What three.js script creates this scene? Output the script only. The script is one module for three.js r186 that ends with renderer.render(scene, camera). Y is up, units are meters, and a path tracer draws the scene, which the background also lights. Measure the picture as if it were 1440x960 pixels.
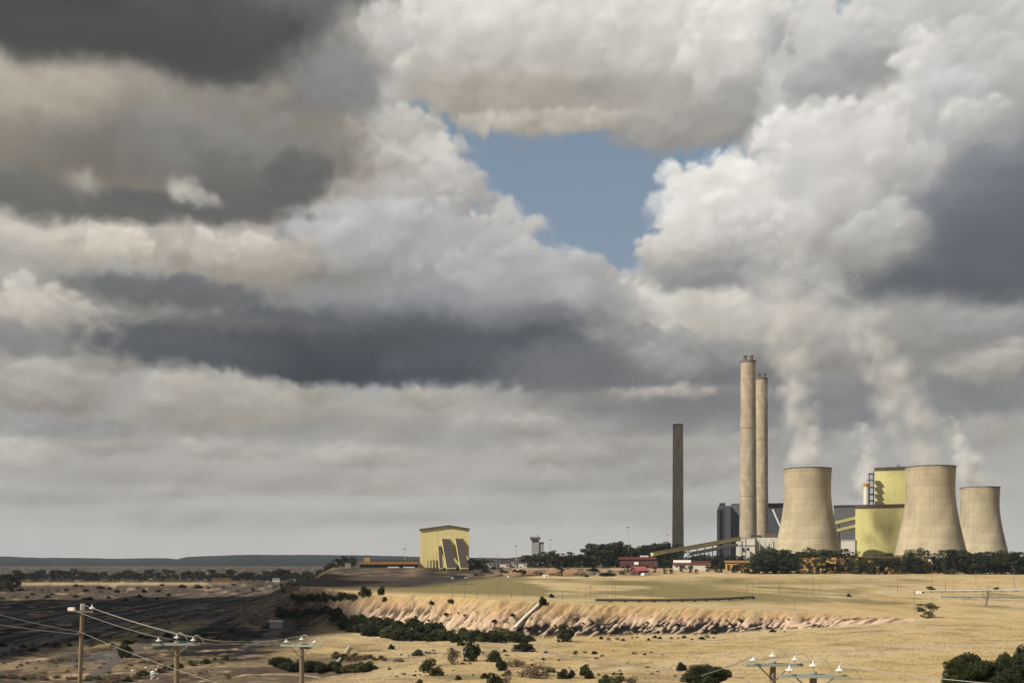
import * as THREE from 'three';
import { mergeGeometries } from 'three/addons/utils/BufferGeometryUtils.js';

// ---------------------------------------------------------------- seeded randomness and noise
function rng(seed) { let a = seed >>> 0; return () => { a = (a + 0x6D2B79F5) | 0; let t = Math.imul(a ^ (a >>> 15), 1 | a); t = (t + Math.imul(t ^ (t >>> 7), 61 | t)) ^ t; return ((t ^ (t >>> 14)) >>> 0) / 4294967296; }; }
const clamp = (x, a = 0, b = 1) => Math.min(b, Math.max(a, x)), lerp = (a, b, t) => a + (b - a) * t;
const smooth = (a, b, x) => { const t = clamp((x - a) / (b - a)); return t * t * (3 - 2 * t); };
const PERM = new Uint8Array(512), GX = new Float32Array(256), GY = new Float32Array(256), GZ = new Float32Array(256);
{
  const r = rng(77), p = [...Array(256).keys()];
  for (let i = 255; i > 0; i--) { const j = Math.floor(r() * (i + 1)); [p[i], p[j]] = [p[j], p[i]]; }
  for (let i = 0; i < 512; i++) PERM[i] = p[i & 255];
  for (let i = 0; i < 256; i++) { const z = r() * 2 - 1, t = r() * 6.283, s = Math.sqrt(1 - z * z); GX[i] = s * Math.cos(t); GY[i] = s * Math.sin(t); GZ[i] = z; }
}
const fade = (t) => t * t * t * (t * (t * 6 - 15) + 10);
function noise3(x, y, z) {
  const X = Math.floor(x), Y = Math.floor(y), Z = Math.floor(z); x -= X; y -= Y; z -= Z;
  const u = fade(x), v = fade(y), w = fade(z), a = X & 255, b = Y & 255, c = Z & 255;
  const g = (i, j, k) => { const h = PERM[PERM[PERM[(a + i) & 255] + ((b + j) & 255)] + ((c + k) & 255)]; return GX[h] * (x - i) + GY[h] * (y - j) + GZ[h] * (z - k); };
  return 1.5 * lerp(lerp(lerp(g(0, 0, 0), g(1, 0, 0), u), lerp(g(0, 1, 0), g(1, 1, 0), u), v), lerp(lerp(g(0, 0, 1), g(1, 0, 1), u), lerp(g(0, 1, 1), g(1, 1, 1), u), v), w);
}
function noise2(x, y) {
  const X = Math.floor(x), Y = Math.floor(y); x -= X; y -= Y;
  const u = fade(x), v = fade(y), a = X & 255, b = Y & 255;
  const g = (i, j) => { const h = PERM[PERM[(a + i) & 255] + ((b + j) & 255)]; return GX[h] * (x - i) + GY[h] * (y - j); };
  return 1.6 * lerp(lerp(g(0, 0), g(1, 0), u), lerp(g(0, 1), g(1, 1), u), v);
}
function fbm2(x, y, octaves = 4, gain = 0.5) { let s = 0, a = 1, n = 0; for (let i = 0; i < octaves; i++) { s += a * noise2(x, y); n += a; a *= gain; const t = x; x = 1.63 * x - 1.21 * y + 17.3; y = 1.21 * t + 1.63 * y - 9.1; } return s / n; }
function fbm3(x, y, z, octaves = 4, gain = 0.5) { let s = 0, a = 1, n = 0; for (let i = 0; i < octaves; i++) { s += a * noise3(x, y, z); n += a; a *= gain; x = x * 2.03 + 17.3; y = y * 2.03 - 9.1; z = z * 2.03 + 4.7; } return s / n; }
const billow2 = (x, y, octaves = 4, gain = 0.5) => { let s = 0, a = 1, n = 0; for (let i = 0; i < octaves; i++) { s += a * (2.6 * Math.abs(noise2(x, y)) - 1); n += a; a *= gain; const t = x; x = 1.63 * x - 1.27 * y + 7.3; y = 1.27 * t + 1.63 * y - 3.1; } return s / n; };

// ---------------------------------------------------------------- camera
const scene = new THREE.Scene();
const EYE = 40, FOCAL = 1354, HORIZON = 787;          // metres above the mine floor; the lens in pixels of a 1440 x 960 picture, and its horizon
const camera = new THREE.PerspectiveCamera(2 * Math.atan(HORIZON / FOCAL) * 180 / Math.PI, 1440 / (2 * HORIZON), 1, 60000);
camera.position.set(0, EYE, 0);
camera.lookAt(0, EYE, -100);
camera.setViewOffset(1440, 2 * HORIZON, 0, 0, 1440, 960);   // a shifted lens: it looks level, so uprights stay upright
scene.add(camera);

// ---------------------------------------------------------------- sun and exposure
const renderer = new THREE.WebGLRenderer({ antialias: true });
renderer.setSize(1024, 682);
renderer.toneMapping = THREE.LinearToneMapping;
renderer.toneMappingExposure = 1.3;
renderer.shadowMap.enabled = true;
const TO_SUN = new THREE.Vector3(-0.665, 0.675, 0.33).normalize();
const sun = new THREE.DirectionalLight(new THREE.Color(1, 0.925, 0.80), 5);
sun.name = 'sun';
sun.position.copy(TO_SUN).multiplyScalar(3000);
sun.castShadow = true;
sun.shadow.mapSize.set(4096, 4096);
Object.assign(sun.shadow.camera, { left: -2500, right: 2500, top: 2500, bottom: -2500, near: 10, far: 9000 });
scene.add(sun, sun.target);

// ---------------------------------------------------------------- sky: broken cumulus over low grey stratus, in degrees of azimuth (0 = ahead) and elevation
// each puff: azimuth, elevation, radii, turn, tone of its sunny side and of its base, softness, raggedness, cover, warmth, relief
// cloud table begins
const PUFFS = [
  [-17.233, 15.269, 16.213, 2.633, 0, 165, 140, 0.4, 0.3, 1, 4, 0.6],
  [-23.9, 15.367, 14.856, 3.957, 0, 165, 140, 0.5, 0.3, 1, 5, 0.6],
  [24.252, 13.881, 10.553, 4, 0, 160, 140, 0.5, 0.3, 1, 1, 0.6],
  [21.377, 20.27, 8.073, 6.242, 0, 190, 150, 0.3, 0.3, 1, 2, 0.8],
  [0, 3.676, 55.011, 8.428, 0, 172, 188, 0.45, 0.1, 1, 5, 0.2],
  [-22.83, 8.784, 15.097, 5.714, 0, 160, 172, 0.6, 0.3, 1, 4, 0.4],
  [17.619, 9.078, 19.22, 5.506, 0, 148, 164, 0.6, 0.3, 1, 2, 0.4],
  [-4.224, 6.179, 25.252, 3.754, 0, 166, 176, 0.6, 0.3, 1, 5, 0.4],
  [-27.003, 5.525, 3.023, 0.859, 0, 194, 160, 0.35, 0.8, 0.8, 6, 0.9],
  [-22.469, 6.502, 2.891, 0.772, 0, 188, 154, 0.35, 0.8, 0.8, 6, 0.9],
  [-19.143, 9.584, 2.644, 1.127, 0, 196, 154, 0.35, 0.8, 0.8, 6, 0.9],
  [-12.493, 9.898, 3.63, 1.083, 0, 190, 152, 0.35, 0.8, 0.8, 6, 0.9],
  [-16.068, 6.358, 3.517, 0.803, 0, 194, 160, 0.35, 0.8, 0.8, 6, 0.9],
  [-8.402, 6.13, 4.555, 0.828, 0, 190, 158, 0.35, 0.8, 0.8, 6, 0.9],
  [0, 7.863, 3.808, 0.83, 0, 186, 152, 0.35, 0.8, 0.8, 6, 0.9],
  [3.381, 6.185, 4.217, 0.752, 0, 188, 158, 0.35, 0.8, 0.8, 6, 0.9],
  [-5.484, 9.474, 3.774, 0.82, 0, 184, 144, 0.35, 0.8, 0.8, 6, 0.9],
  [-24.252, 10.752, 3.869, 0.856, 0, 178, 144, 0.35, 0.8, 0.8, 6, 0.9],
  [6.739, 7.81, 3.756, 0.742, 0, 182, 152, 0.35, 0.8, 0.8, 6, 0.9],
  [10.87, 5.263, 4.489, 0.824, 0, 190, 162, 0.35, 0.8, 0.8, 6, 0.9],
  [-19.895, 3.854, 4.49, 0.515, 0, 194, 168, 0.35, 0.8, 0.8, 6, 0.9],
  [-6.739, 4.069, 5.425, 0.544, 0, 196, 168, 0.35, 0.8, 0.8, 6, 0.9],
  [5.903, 3.657, 5.443, 0.545, 0, 192, 166, 0.35, 0.8, 0.8, 6, 0.9],
  [16.458, 6.746, 3.892, 1.001, 0, 188, 160, 0.35, 0.8, 0.8, 6, 0.9],
  [25.987, 7.077, 3.419, 1.086, 0, 190, 158, 0.35, 0.8, 0.8, 6, 0.9],
  [24.252, 8.691, 3.166, 0.943, 0, 184, 150, 0.35, 0.8, 0.8, 6, 0.9],
  [-25.987, 9.127, 3.761, 1.557, 0, 182, 140, 0.5, 0.5, 0.85, 6, 1],
  [-24.952, 7.137, 5.218, 0.68, 0, 148, 150, 0.7, 0.5, 0.8, 1, 1],
  [-16.068, 8.556, 6.643, 1.789, 0, 176, 150, 0.6, 0.5, 0.8, 7, 1],
  [-7.572, 8.207, 5.821, 1.644, 0, 172, 150, 0.6, 0.5, 0.7, 6, 1],
  [-13.297, 7.25, 6.412, 0.811, 0, 158, 158, 0.7, 0.5, 0.7, 3, 1],
  [-2.537, 7.233, 6.335, 0.999, 0, 164, 156, 0.7, 0.5, 0.6, 3, 1],
  [-12.089, 4.419, 8.092, 0.905, 0, 168, 152, 0.7, 0.5, 0.6, 6, 1],
  [-21.743, 4.589, 7.302, 0.859, 0, 160, 150, 0.7, 0.5, 0.5, 5, 1],
  [-25.299, 3.325, 5.88, 0.534, 0, 158, 158, 0.7, 0.5, 0.6, 3, 1],
  [7.572, 6.143, 6.237, 1.451, 0, 165, 150, 0.6, 0.5, 0.7, 4, 1],
  [2.959, 4.302, 7.175, 0.672, 0, 146, 146, 0.7, 0.5, 0.5, 3, 1],
  [-3.381, 2.828, 8.434, 0.843, 0, 172, 160, 0.7, 0.4, 0.6, 6, 1],
  [-17.233, 2.302, 10.036, 0.726, 0, 168, 162, 0.7, 0.4, 0.6, 6, 1],
  [21.377, 5.773, 7.339, 1.95, 0, 168, 158, 0.7, 0.4, 0.6, 3, 1],
  [27.338, 3.267, 4.007, 2.248, 0, 180, 170, 0.7, 0.4, 0.6, 4, 1],
  [11.684, 2.568, 8.116, 1.034, 0, 150, 158, 0.7, 0.4, 0.5, 3, 1],
  [16.847, 10.296, 16.28, 2.744, 0, 150, 132, 0.5, 0.4, 1, 1, 1],
  [21.009, 8.509, 8.85, 1.546, 0, 128, 136, 0.6, 0.5, 0.8, -1, 1],
  [7.572, 11.06, 8.732, 2.222, 0, 120, 118, 0.5, 0.4, 1, -1, 1],
  [10.051, 8.153, 7.385, 1.062, 0, 130, 140, 0.6, 0.5, 0.7, 0, 1],
  [8.816, 9.813, 4.545, 0.487, 0, 186, 168, 0.6, 0.5, 0.85, 6, 1],
  [3.381, 9.419, 5.904, 0.576, 0, 150, 146, 0.6, 0.5, 0.7, 4, 1],
  [26.328, 10.757, 3.059, 1.245, 0, 202, 158, 0.4, 0.6, 1, 6, 1],
  [21.377, 12.299, 6.605, 1.881, 0, 178, 140, 0.4, 0.6, 1, 3, 1],
  [24.952, 12.534, 4.174, 1.097, 0, 165, 150, 0.5, 0.5, 1, 2, 1],
  [17.619, 12.579, 4.613, 2.305, 0, 190, 150, 0.4, 0.6, 1, 4, 1],
  [11.684, 14.088, 7.304, 2.261, 0, 222, 175, 0.25, 0.6, 1, 6, 1],
  [7.572, 14.726, 3.742, 1.648, 0, 224, 180, 0.2, 0.7, 1, 6, 1],
  [15.284, 14.27, 4.331, 1.84, 0, 214, 175, 0.3, 0.6, 1, 6, 1],
  [7.156, 12.519, 4.166, 1.12, 0, 150, 136, 0.45, 0.6, 1, 0, 1],
  [10.87, 11.759, 4.897, 1.195, 0, 158, 140, 0.5, 0.6, 0.8, 2, 1],
  [2.453, 16.132, 3.886, 1.561, 0, 196, 160, 0.2, 0.7, 1, 5, 1],
  [4.434, 14.728, 3.996, 1.973, 0, 196, 160, 0.3, 0.6, 1, 3, 1],
  [-1.481, 18.073, 3.298, 2.141, 0, 200, 150, 0.2, 0.75, 1, 5, 1],
  [-5.065, 19.524, 3.695, 3.557, 0, 196, 150, 0.2, 0.6, 1, 4, 1],
  [-8.402, 19.957, 7.04, 4.808, 0, 184, 130, 0.25, 0.5, 1, 3, 1],
  [-8.402, 22.324, 4.555, 2.508, 0, 228, 186, 0.14, 0.7, 1, 6, 1.5],
  [-5.484, 22.628, 2.096, 2.153, 0, 220, 186, 0.14, 0.8, 1, 6, 1.5],
  [-11.684, 21.585, 3.652, 1.792, 0, 226, 186, 0.2, 0.8, 1, 6, 1.5],
  [-4.645, 20.836, 2.943, 1.842, 0, 196, 160, 0.4, 0.8, 1, 4, 1],
  [-1.692, 19.097, 1.607, 0.982, 0, 212, 180, 0.4, 0.9, 0.8, 5, 1],
  [-6.739, 18.341, 7.095, 2.499, 0, 190, 160, 0.6, 0.5, 1, 0, 1],
  [-0.846, 15.754, 6.769, 2.743, 0, 184, 150, 0.6, 0.5, 1, 0, 1],
  [2.959, 14.752, 3.587, 1.818, 0, 194, 165, 0.6, 0.7, 0.7, 3, 1],
  [-5.065, 13.924, 12.176, 1.747, 0, 146, 104, 0.6, 0.45, 1, -2, 1],
  [-21.377, 16.728, 12.109, 2.241, 0, 190, 150, 0.35, 0.5, 1, 8, 1],
  [-25.987, 16.877, 4.445, 1.254, 0, 206, 180, 0.5, 0.7, 1, 9, 1],
  [-22.107, 16.827, 2.179, 0.934, 0, 214, 190, 0.6, 0.8, 0.9, 10, 1],
  [-16.068, 17.231, 3.126, 0.964, 0, 206, 180, 0.6, 0.8, 0.9, 9, 1],
  [-24.252, 14.606, 9.146, 1.662, 0, 168, 140, 0.6, 0.5, 0.8, 4, 1],
  [-25.987, 13.153, 3.419, 1.515, 0, 202, 165, 0.4, 0.7, 1, 8, 1],
  [-22.83, 12.734, 4.313, 0.816, 0, 180, 150, 0.6, 0.7, 0.8, 6, 1],
  [-19.52, 14.705, 6.015, 0.97, 0, 112, 104, 0.5, 0.6, 0.95, -1, 1],
  [-25.987, 11.52, 4.787, 0.95, 0, 140, 130, 0.6, 0.6, 0.8, 1, 1],
  [-10.461, 12.252, 14.118, 1.987, 0, 84, 70, 0.3, 0.38, 1, -4, 0.4],
  [-1.692, 11.76, 7.822, 1.865, 0, 92, 80, 0.4, 0.4, 1, -4, 0.4],
  [-9.229, 13.408, 9.482, 1.186, 0, 104, 82, 0.7, 0.4, 0.8, -3, 0.4],
  [-18.764, 11.733, 5.691, 1.383, 0, 96, 88, 0.5, 0.5, 1, -3, 0.4],
  [3.381, 11.136, 5.482, 1.627, 0, 112, 112, 0.6, 0.5, 1, -2, 0.4],
  [-16.458, 13.233, 6.616, 0.615, 0, 140, 110, 0.8, 0.6, 0.55, 3, 1],
  [-9.229, 26.268, 2.886, 3.023, 0, 176, 160, 0.4, 0.6, 1, 3, 1],
  [-7.364, 25.698, 2.081, 2.045, 0, 186, 170, 0.4, 0.7, 0.9, 3, 1],
  [-6.739, 24.174, 2.504, 1.049, 0, 200, 180, 0.4, 0.8, 0.9, 5, 1],
  [-22.83, 22.45, 15.097, 4.497, 0, 160, 120, 0.3, 0.35, 1, 9, 0.6],
  [-16.068, 24.998, 7.033, 3.006, 0, 154, 128, 0.4, 0.5, 1, 7, 0.7],
  [-12.089, 26.719, 4.855, 3.136, 25, 166, 132, 0.25, 0.6, 1, 6, 1],
  [-10.461, 27.997, 2.864, 1.622, 0, 172, 150, 0.3, 0.7, 1, 5, 1],
  [-10.051, 25.876, 2.872, 2.024, 0, 140, 130, 0.5, 0.6, 0.8, 0, 1],
  [-25.987, 23.565, 4.103, 1.917, 0, 176, 150, 0.6, 0.6, 1, 10, 1],
  [-21.377, 23.658, 3.669, 1.521, 0, 166, 150, 0.7, 0.6, 0.7, 9, 1],
  [-16.068, 22.269, 7.033, 2.089, 0, 138, 116, 0.6, 0.5, 0.9, 3, 1],
  [-23.545, 21.17, 5.335, 1.687, 0, 126, 112, 0.7, 0.5, 0.7, 4, 1],
  [-23.9, 18.725, 7.074, 0.902, 0, 108, 100, 0.4, 0.5, 1, 2, 0.4],
  [-27.003, 18.789, 3.695, 1.352, 0, 112, 104, 0.5, 0.5, 1, 3, 0.4],
  [-15.284, 20.507, 3.229, 1.432, 0, 112, 98, 0.25, 0.55, 1, 2, 1],
  [-18.384, 19.205, 6.478, 0.645, 0, 100, 98, 0.4, 0.5, 1, 1, 0.4],
  [-18.688, 20.027, 1.139, 0.778, 0, 214, 190, 0.8, 1.1, 0.8, 7, 1],
  [-17.619, 19.641, 1.384, 0.429, 0, 186, 166, 0.8, 1.1, 0.8, 6, 1],
  [-23.97, 19.578, 1.06, 0.686, 0, 188, 164, 0.9, 1.1, 0.85, 8, 1],
  [-12.896, 21.136, 2.01, 1.435, 0, 104, 98, 0.4, 0.6, 0.9, 1, 1],
  [-23.9, 28.586, 11.672, 3.52, 0, 76, 70, 0.3, 0.22, 1, 1, 0.35],
  [-16.068, 28.874, 7.424, 2.869, 0, 92, 76, 0.45, 0.35, 1, 0, 0.35],
  [-22.107, 26.448, 7.991, 1.571, 0, 78, 74, 0.5, 0.35, 1, 1, 0.2],
  [-12.089, 29.924, 4.451, 1.243, 0, 116, 104, 0.6, 0.5, 1, -1, 0.4],
  [4.224, 28.331, 11.153, 3.433, 0, 208, 170, 0.16, 0.45, 1, 5, 1],
  [-2.748, 27.876, 4.222, 2.972, 0, 212, 176, 0.2, 0.6, 1, 6, 1],
  [5.065, 25.522, 10.077, 1.716, 0, 180, 160, 0.3, 0.5, 1, 7, 1],
  [0.846, 29.206, 7.615, 2.257, 0, 222, 196, 0.5, 0.6, 1, 5, 1],
  [8.402, 28.301, 4.555, 2.596, 0, 216, 190, 0.5, 0.7, 1, 5, 1],
  [-0.846, 25.882, 5.923, 1.027, 0, 168, 162, 0.7, 0.6, 0.9, 9, 1],
  [2.537, 24.407, 6.757, 0.771, 0, 190, 168, 0.35, 0.6, 1, 9, 1],
  [10.256, 23.874, 5.327, 1.184, 0, 168, 150, 0.5, 0.6, 1, 5, 1],
  [6.739, 25.899, 6.26, 0.816, 0, 164, 158, 0.7, 0.6, 0.7, 6, 1],
  [13.697, 27.062, 3.515, 2.999, 0, 222, 180, 0.14, 0.55, 1, 5, 1],
  [12.493, 28.308, 2.42, 1.921, 0, 230, 205, 0.5, 0.6, 1, 5, 1],
  [15.873, 26.992, 1.331, 1.939, 0, 180, 170, 0.5, 0.6, 0.9, 1, 1],
  [14.889, 24.787, 4.743, 1.146, 0, 166, 160, 0.5, 0.7, 0.9, 3, 1],
  [23.545, 23.981, 8.18, 6.153, 0, 204, 170, 0.14, 0.5, 1, 3, 1],
  [18.002, 28, 1.914, 1.882, 0, 216, 196, 0.2, 0.7, 1, 4, 1],
  [21.377, 27.192, 4.403, 1.871, 0, 206, 190, 0.5, 0.6, 1, 2, 1],
  [18.764, 25.334, 3.035, 1.506, 0, 176, 166, 0.4, 0.7, 1, 1, 1],
  [21.009, 25.667, 2.213, 0.834, 0, 170, 160, 0.5, 0.7, 0.9, 1, 1],
  [23.188, 24.684, 2.145, 2.569, -25, 226, 200, 0.4, 0.7, 1, 4, 1],
  [26.667, 25.632, 3.041, 2.459, 0, 206, 190, 0.6, 0.6, 1, 2, 1],
  [17.619, 22.45, 3.46, 1.929, 0, 228, 205, 0.25, 0.75, 1, 4, 1],
  [24.252, 21.233, 4.573, 3.687, 0, 196, 150, 0.6, 0.6, 1, 1, 1],
  [20.639, 23.095, 2.594, 1.541, 0, 218, 196, 0.6, 0.7, 1, 4, 1],
  [25.644, 22.659, 2.063, 0.845, 0, 214, 190, 0.7, 0.8, 0.8, 4, 1],
  [19.143, 19.125, 6.042, 3.569, 0, 206, 170, 0.35, 0.65, 1, 4, 1],
  [27.171, 17.914, 5.526, 3.579, 0, 136, 106, 0.95, 0.5, 1, -4, 0.7],
  [27.671, 19.353, 3.319, 3.002, 0, 130, 100, 0.9, 0.5, 0.6, -4, 0.7],
  [24.952, 14.887, 7.653, 1.505, 0, 110, 94, 0.65, 0.4, 1, -4, 0.4],
  [27.171, 16.714, 4.689, 2.279, 0, 104, 98, 0.7, 0.4, 1, -5, 0.4],
  [21.009, 17.489, 2.581, 2.156, 0, 196, 160, 0.7, 0.8, 0.8, 3, 1],
  [12.412, 19.134, 3.632, 2.877, 0, 232, 178, 0.1, 0.5, 1, 5, 1.3],
  [11.684, 21.045, 3.246, 1.588, 0, 242, 220, 0.4, 0.7, 1, 5, 1.3],
  [9.229, 17.481, 1.979, 1.292, 0, 206, 165, 0.18, 0.6, 1, 6, 1],
  [14.889, 18.066, 3.557, 2.218, 0, 212, 170, 0.4, 0.7, 1, 4, 1],
  [12.089, 16.189, 5.664, 0.916, 0, 160, 142, 0.4, 0.6, 1, 1, 1],
  [15.677, 15.764, 3.138, 1.283, 0, 178, 158, 0.6, 0.7, 0.8, 2, 1],
  [16.653, 20.628, 1.787, 1.42, 0, 206, 184, 0.9, 1.3, 0.6, 2, 1],
];
// cloud table ends
{
  const W = 4096, H = 2048, half = 45, cols = 1024, per = W / 360, rowsUp = Math.ceil(62 * per);
  const n = cols * rowsUp;
  const wx = new Float32Array(n), wy = new Float32Array(n), edge = new Float32Array(n), bump = new Float32Array(n), fray = new Float32Array(n);
  for (let r = 0; r < rowsUp; r++) for (let c = 0; c < cols; c++) {
    const x = (c + 0.5) / per - half, e = (r + 0.5) / per, i = r * cols + c, y = e + 14 * (1 - Math.exp(-e / 7));   // clouds lie flatter towards the horizon
    wx[i] = fbm2(x * 0.16 + 3, y * 0.16, 4, 0.42); wy[i] = fbm2(x * 0.16 - 40, y * 0.16 + 21, 3, 0.35);
    const q = x + 2.2 * fbm2(x * 0.14 + 80, y * 0.14, 2), s = y + 2.2 * fbm2(x * 0.14, y * 0.14 - 60, 2);
    fray[i] = 0.5 * billow2(q * 0.7 + 31, s * 0.7, 4, 0.6) + 0.8 * fbm2(q * 0.9, s * 0.9 + 15, 4, 0.6);
    edge[i] = 0.6 * billow2(q * 0.24 + 11, s * 0.24, 5, 0.55) + 0.4 * fbm2(q * 0.5, s * 0.5 + 5, 5, 0.6);
    bump[i] = 0.6 * billow2(q * 0.17 + 50, s * 0.17 + 9, 4, 0.42) + 0.6 * fbm2(q * 0.2 - 8, s * 0.2 + 31, 5, 0.5);
  }
  // blue air first, then the puffs from the farthest to the nearest
  const blue = (e) => [lerp(140, 106, smooth(8, 40, e)), lerp(155, 129, smooth(8, 40, e)), lerp(172, 155, smooth(8, 40, e))];
  const R = new Float32Array(n), G = new Float32Array(n), B = new Float32Array(n);
  for (let r = 0; r < rowsUp; r++) { const b = blue(r / per); for (let c = 0; c < cols; c++) { const i = r * cols + c; R[i] = b[0]; G[i] = b[1]; B[i] = b[2]; } }
  const paint = ([a0, e0, ra, re, turn, top, bot, soft, rough, cov, w, det], under = 1) => {   // under: how much softer its base is than its crown
    const reach = 1 + soft * Math.max(1, under) + 1.1 * rough, cs = Math.cos(turn * Math.PI / 180), sn = Math.sin(turn * Math.PI / 180), ext = turn ? Math.max(ra, re) : 0;
    const small = smooth(4.5, 1.2, re), sway = Math.min(2.2, 0.45 * Math.min(ra, re) + 0.25) * (re < 1.3 ? 0.4 : 1), pad = sway * 1.2;
    const c0 = Math.max(0, Math.floor((a0 + half - Math.max(ra, ext) * reach - pad) * per)), c1 = Math.min(cols - 1, Math.ceil((a0 + half + Math.max(ra, ext) * reach + pad) * per));
    const r0 = Math.max(0, Math.floor((e0 - Math.max(re, ext) * reach - pad) * per)), r1 = Math.min(rowsUp - 1, Math.ceil((e0 + Math.max(re, ext) * reach + pad) * per));
    for (let r = r0; r <= r1; r++) for (let c = c0; c <= c1; c++) {
      const i = r * cols + c, x = (c + 0.5) / per - half - a0 + sway * 1.6 * wx[i], y = (r + 0.5) / per - e0 + sway * wy[i];
      const u = (x * cs + y * sn) / ra, v = (-x * sn + y * cs) / re, f = soft * lerp(under, 1, smooth(-0.6, 0.3, v - 0.3 * u));
      const d = Math.hypot(u, v) - rough * 0.75 * (edge[i] * (1 - 0.6 * small) + fray[i] * (0.12 + 0.75 * small)), al = cov * (1 - smooth(1 - f, 1 + f * 0.6, d));
      if (al <= 0.002) continue;
      const d2 = i + cols * 9 < n ? bump[i] - bump[i + 9 * cols - 6] : 0;   // billows lit from above and from the left
      const t = smooth(-0.9, 0.9, v - 0.25 * u + 0.35 * bump[i]), tone = lerp(bot, top, t) + det * (15 * d2 + 13 * bump[i] + 7 * edge[i] + 6 * fray[i]) * clamp((top - 60) / 130, 0.25, 1);
      R[i] = lerp(R[i], tone + w, al); G[i] = lerp(G[i], tone + 0.2 * w, al); B[i] = lerp(B[i], tone - 1.2 * w, al);
    }
  };
  const heap = rng(31);
  function paintRGB(p) {   // a puff, and the smaller heads that boil out of it
    paint(p);
    const [a0, e0, ra, re, turn, top, bot, soft, rough, cov, w, det] = p;
    if (det < 0.7 || cov < 0.75 || ra * re < 1.5) return;
    const crisp = clamp((top - 120) / 90);
    for (const [count, size] of [[6 + 2.2 * Math.sqrt(ra * re), 0.36], [10 + 7 * Math.sqrt(ra * re), 0.19]]) for (let k = 0; k < count; k++) {
      const t = heap() * 6.283, d = Math.sqrt(heap()) * (soft < 0.3 ? 1.02 : 0.8), u = Math.cos(t) * d, v = Math.sin(t) * d * 0.95 + 0.05, r = size * (0.55 + 0.75 * heap()) * Math.min(Math.sqrt(ra * re), 1.8 * re);
      const tone = lerp(bot, top, smooth(-0.9, 0.9, v - 0.25 * u)), lift = (7 + 19 * heap()) * (0.35 + 0.65 * crisp);
      paint([a0 + u * ra, e0 + v * re, r * 1.25, r, 0, Math.min(246, tone + lift), tone - lift * 0.9, lerp(0.55, 0.26, crisp), 0.75, cov * (0.45 + 0.4 * heap()), w, 0.5], 3.2);
    }
  }
  // more of the same to both sides of the picture and above it
  const rand = rng(5), more = [];
  for (const side of [-1, 1]) for (let k = 0; k < 14; k++) { const t = 120 + 100 * rand(); more.push([side * (31 + 14 * rand()), 2 + 28 * rand(), 3 + 6 * rand(), 1.5 + 3 * rand(), 0, t, t - 50, 0.35, 0.5, 1, 4, 1]); }
  for (let k = 0; k < 46; k++) { const t = 120 + 100 * rand(); more.push([-45 + 90 * rand(), 34 + 26 * rand(), 5 + 8 * rand(), 3 + 4 * rand(), 0, t, t - 45, 0.35, 0.5, 1, 4, 1]); }
  for (const p of [...more, ...PUFFS]) paintRGB(p);
  const lin = (v) => { v = clamp(v / 255, 0, 1); return v <= 0.04045 ? v / 12.92 : ((v + 0.055) / 1.055) ** 2.4; };
  const data = new Float32Array(W * H * 4);
  const overhead = (az, e) => { const k = Math.PI / 180, ce = Math.cos(e * k), x = Math.sin(az * k) * ce, z = Math.cos(az * k) * ce, y = Math.sin(e * k); const f = fbm3(x * 3, y * 3, z * 3, 4), g = fbm3(x * 5 + 9, y * 5, z * 5, 3); return [smooth(-0.25, 0.1, f), 165 + 120 * g]; };
  for (let row = 0; row < H; row++) {
    const e = ((row + 0.5) / H - 0.5) * 180;
    for (let col = 0; col < W; col++) {
      let az = ((col + 0.5) / W - 0.5) * 360 + 90, t = (((az + half) % (4 * half)) + 4 * half) % (4 * half);
      if (t > 2 * half) t = 4 * half - t;
      const o = (row * W + col) * 4;
      let rgb;
      if (e <= 0) rgb = [150, 147, 140];
      else {
        // a last fine stirring frays every edge
        const a = t - half, k = 0.32 * smooth(0.5, 8, e), tx = clamp((t + k * fbm2(a * 0.8, e * 1.0 + 7, 4, 0.6)) * per - 0.5, 0, cols - 1.01), ty = clamp((e + k * fbm2(a * 0.8 + 60, e * 1.0, 4, 0.6)) * per - 0.5, 0, rowsUp - 1.01);
        const c = Math.floor(tx), q = Math.floor(ty), fx = tx - c, fy = ty - q, i = q * cols + c;
        rgb = [R, G, B].map((ch) => lerp(lerp(ch[i], ch[i + 1], fx), lerp(ch[i + cols], ch[i + cols + 1], fx), fy));
        const up = smooth(42, 58, e);
        if (up > 0) { const [m, l] = overhead(az, e), b = blue(e); rgb = [lerp(rgb[0], lerp(b[0], l + 3, m), up), lerp(rgb[1], lerp(b[1], l, m), up), lerp(rgb[2], lerp(b[2], l - 4, m), up)]; }
      }
      for (let k = 0; k < 3; k++) data[o + k] = lin(rgb[k]) / renderer.toneMappingExposure;   // radiance: what the exposure brings back to these tones
       data[o + 3] = 1;
    }
  }
  const sky = new THREE.DataTexture(data, W, H, THREE.RGBAFormat, THREE.FloatType);
  sky.mapping = THREE.EquirectangularReflectionMapping;
  sky.magFilter = sky.minFilter = THREE.LinearFilter;
  sky.needsUpdate = true;
  scene.background = sky;
  scene.environment = sky;
}

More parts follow.
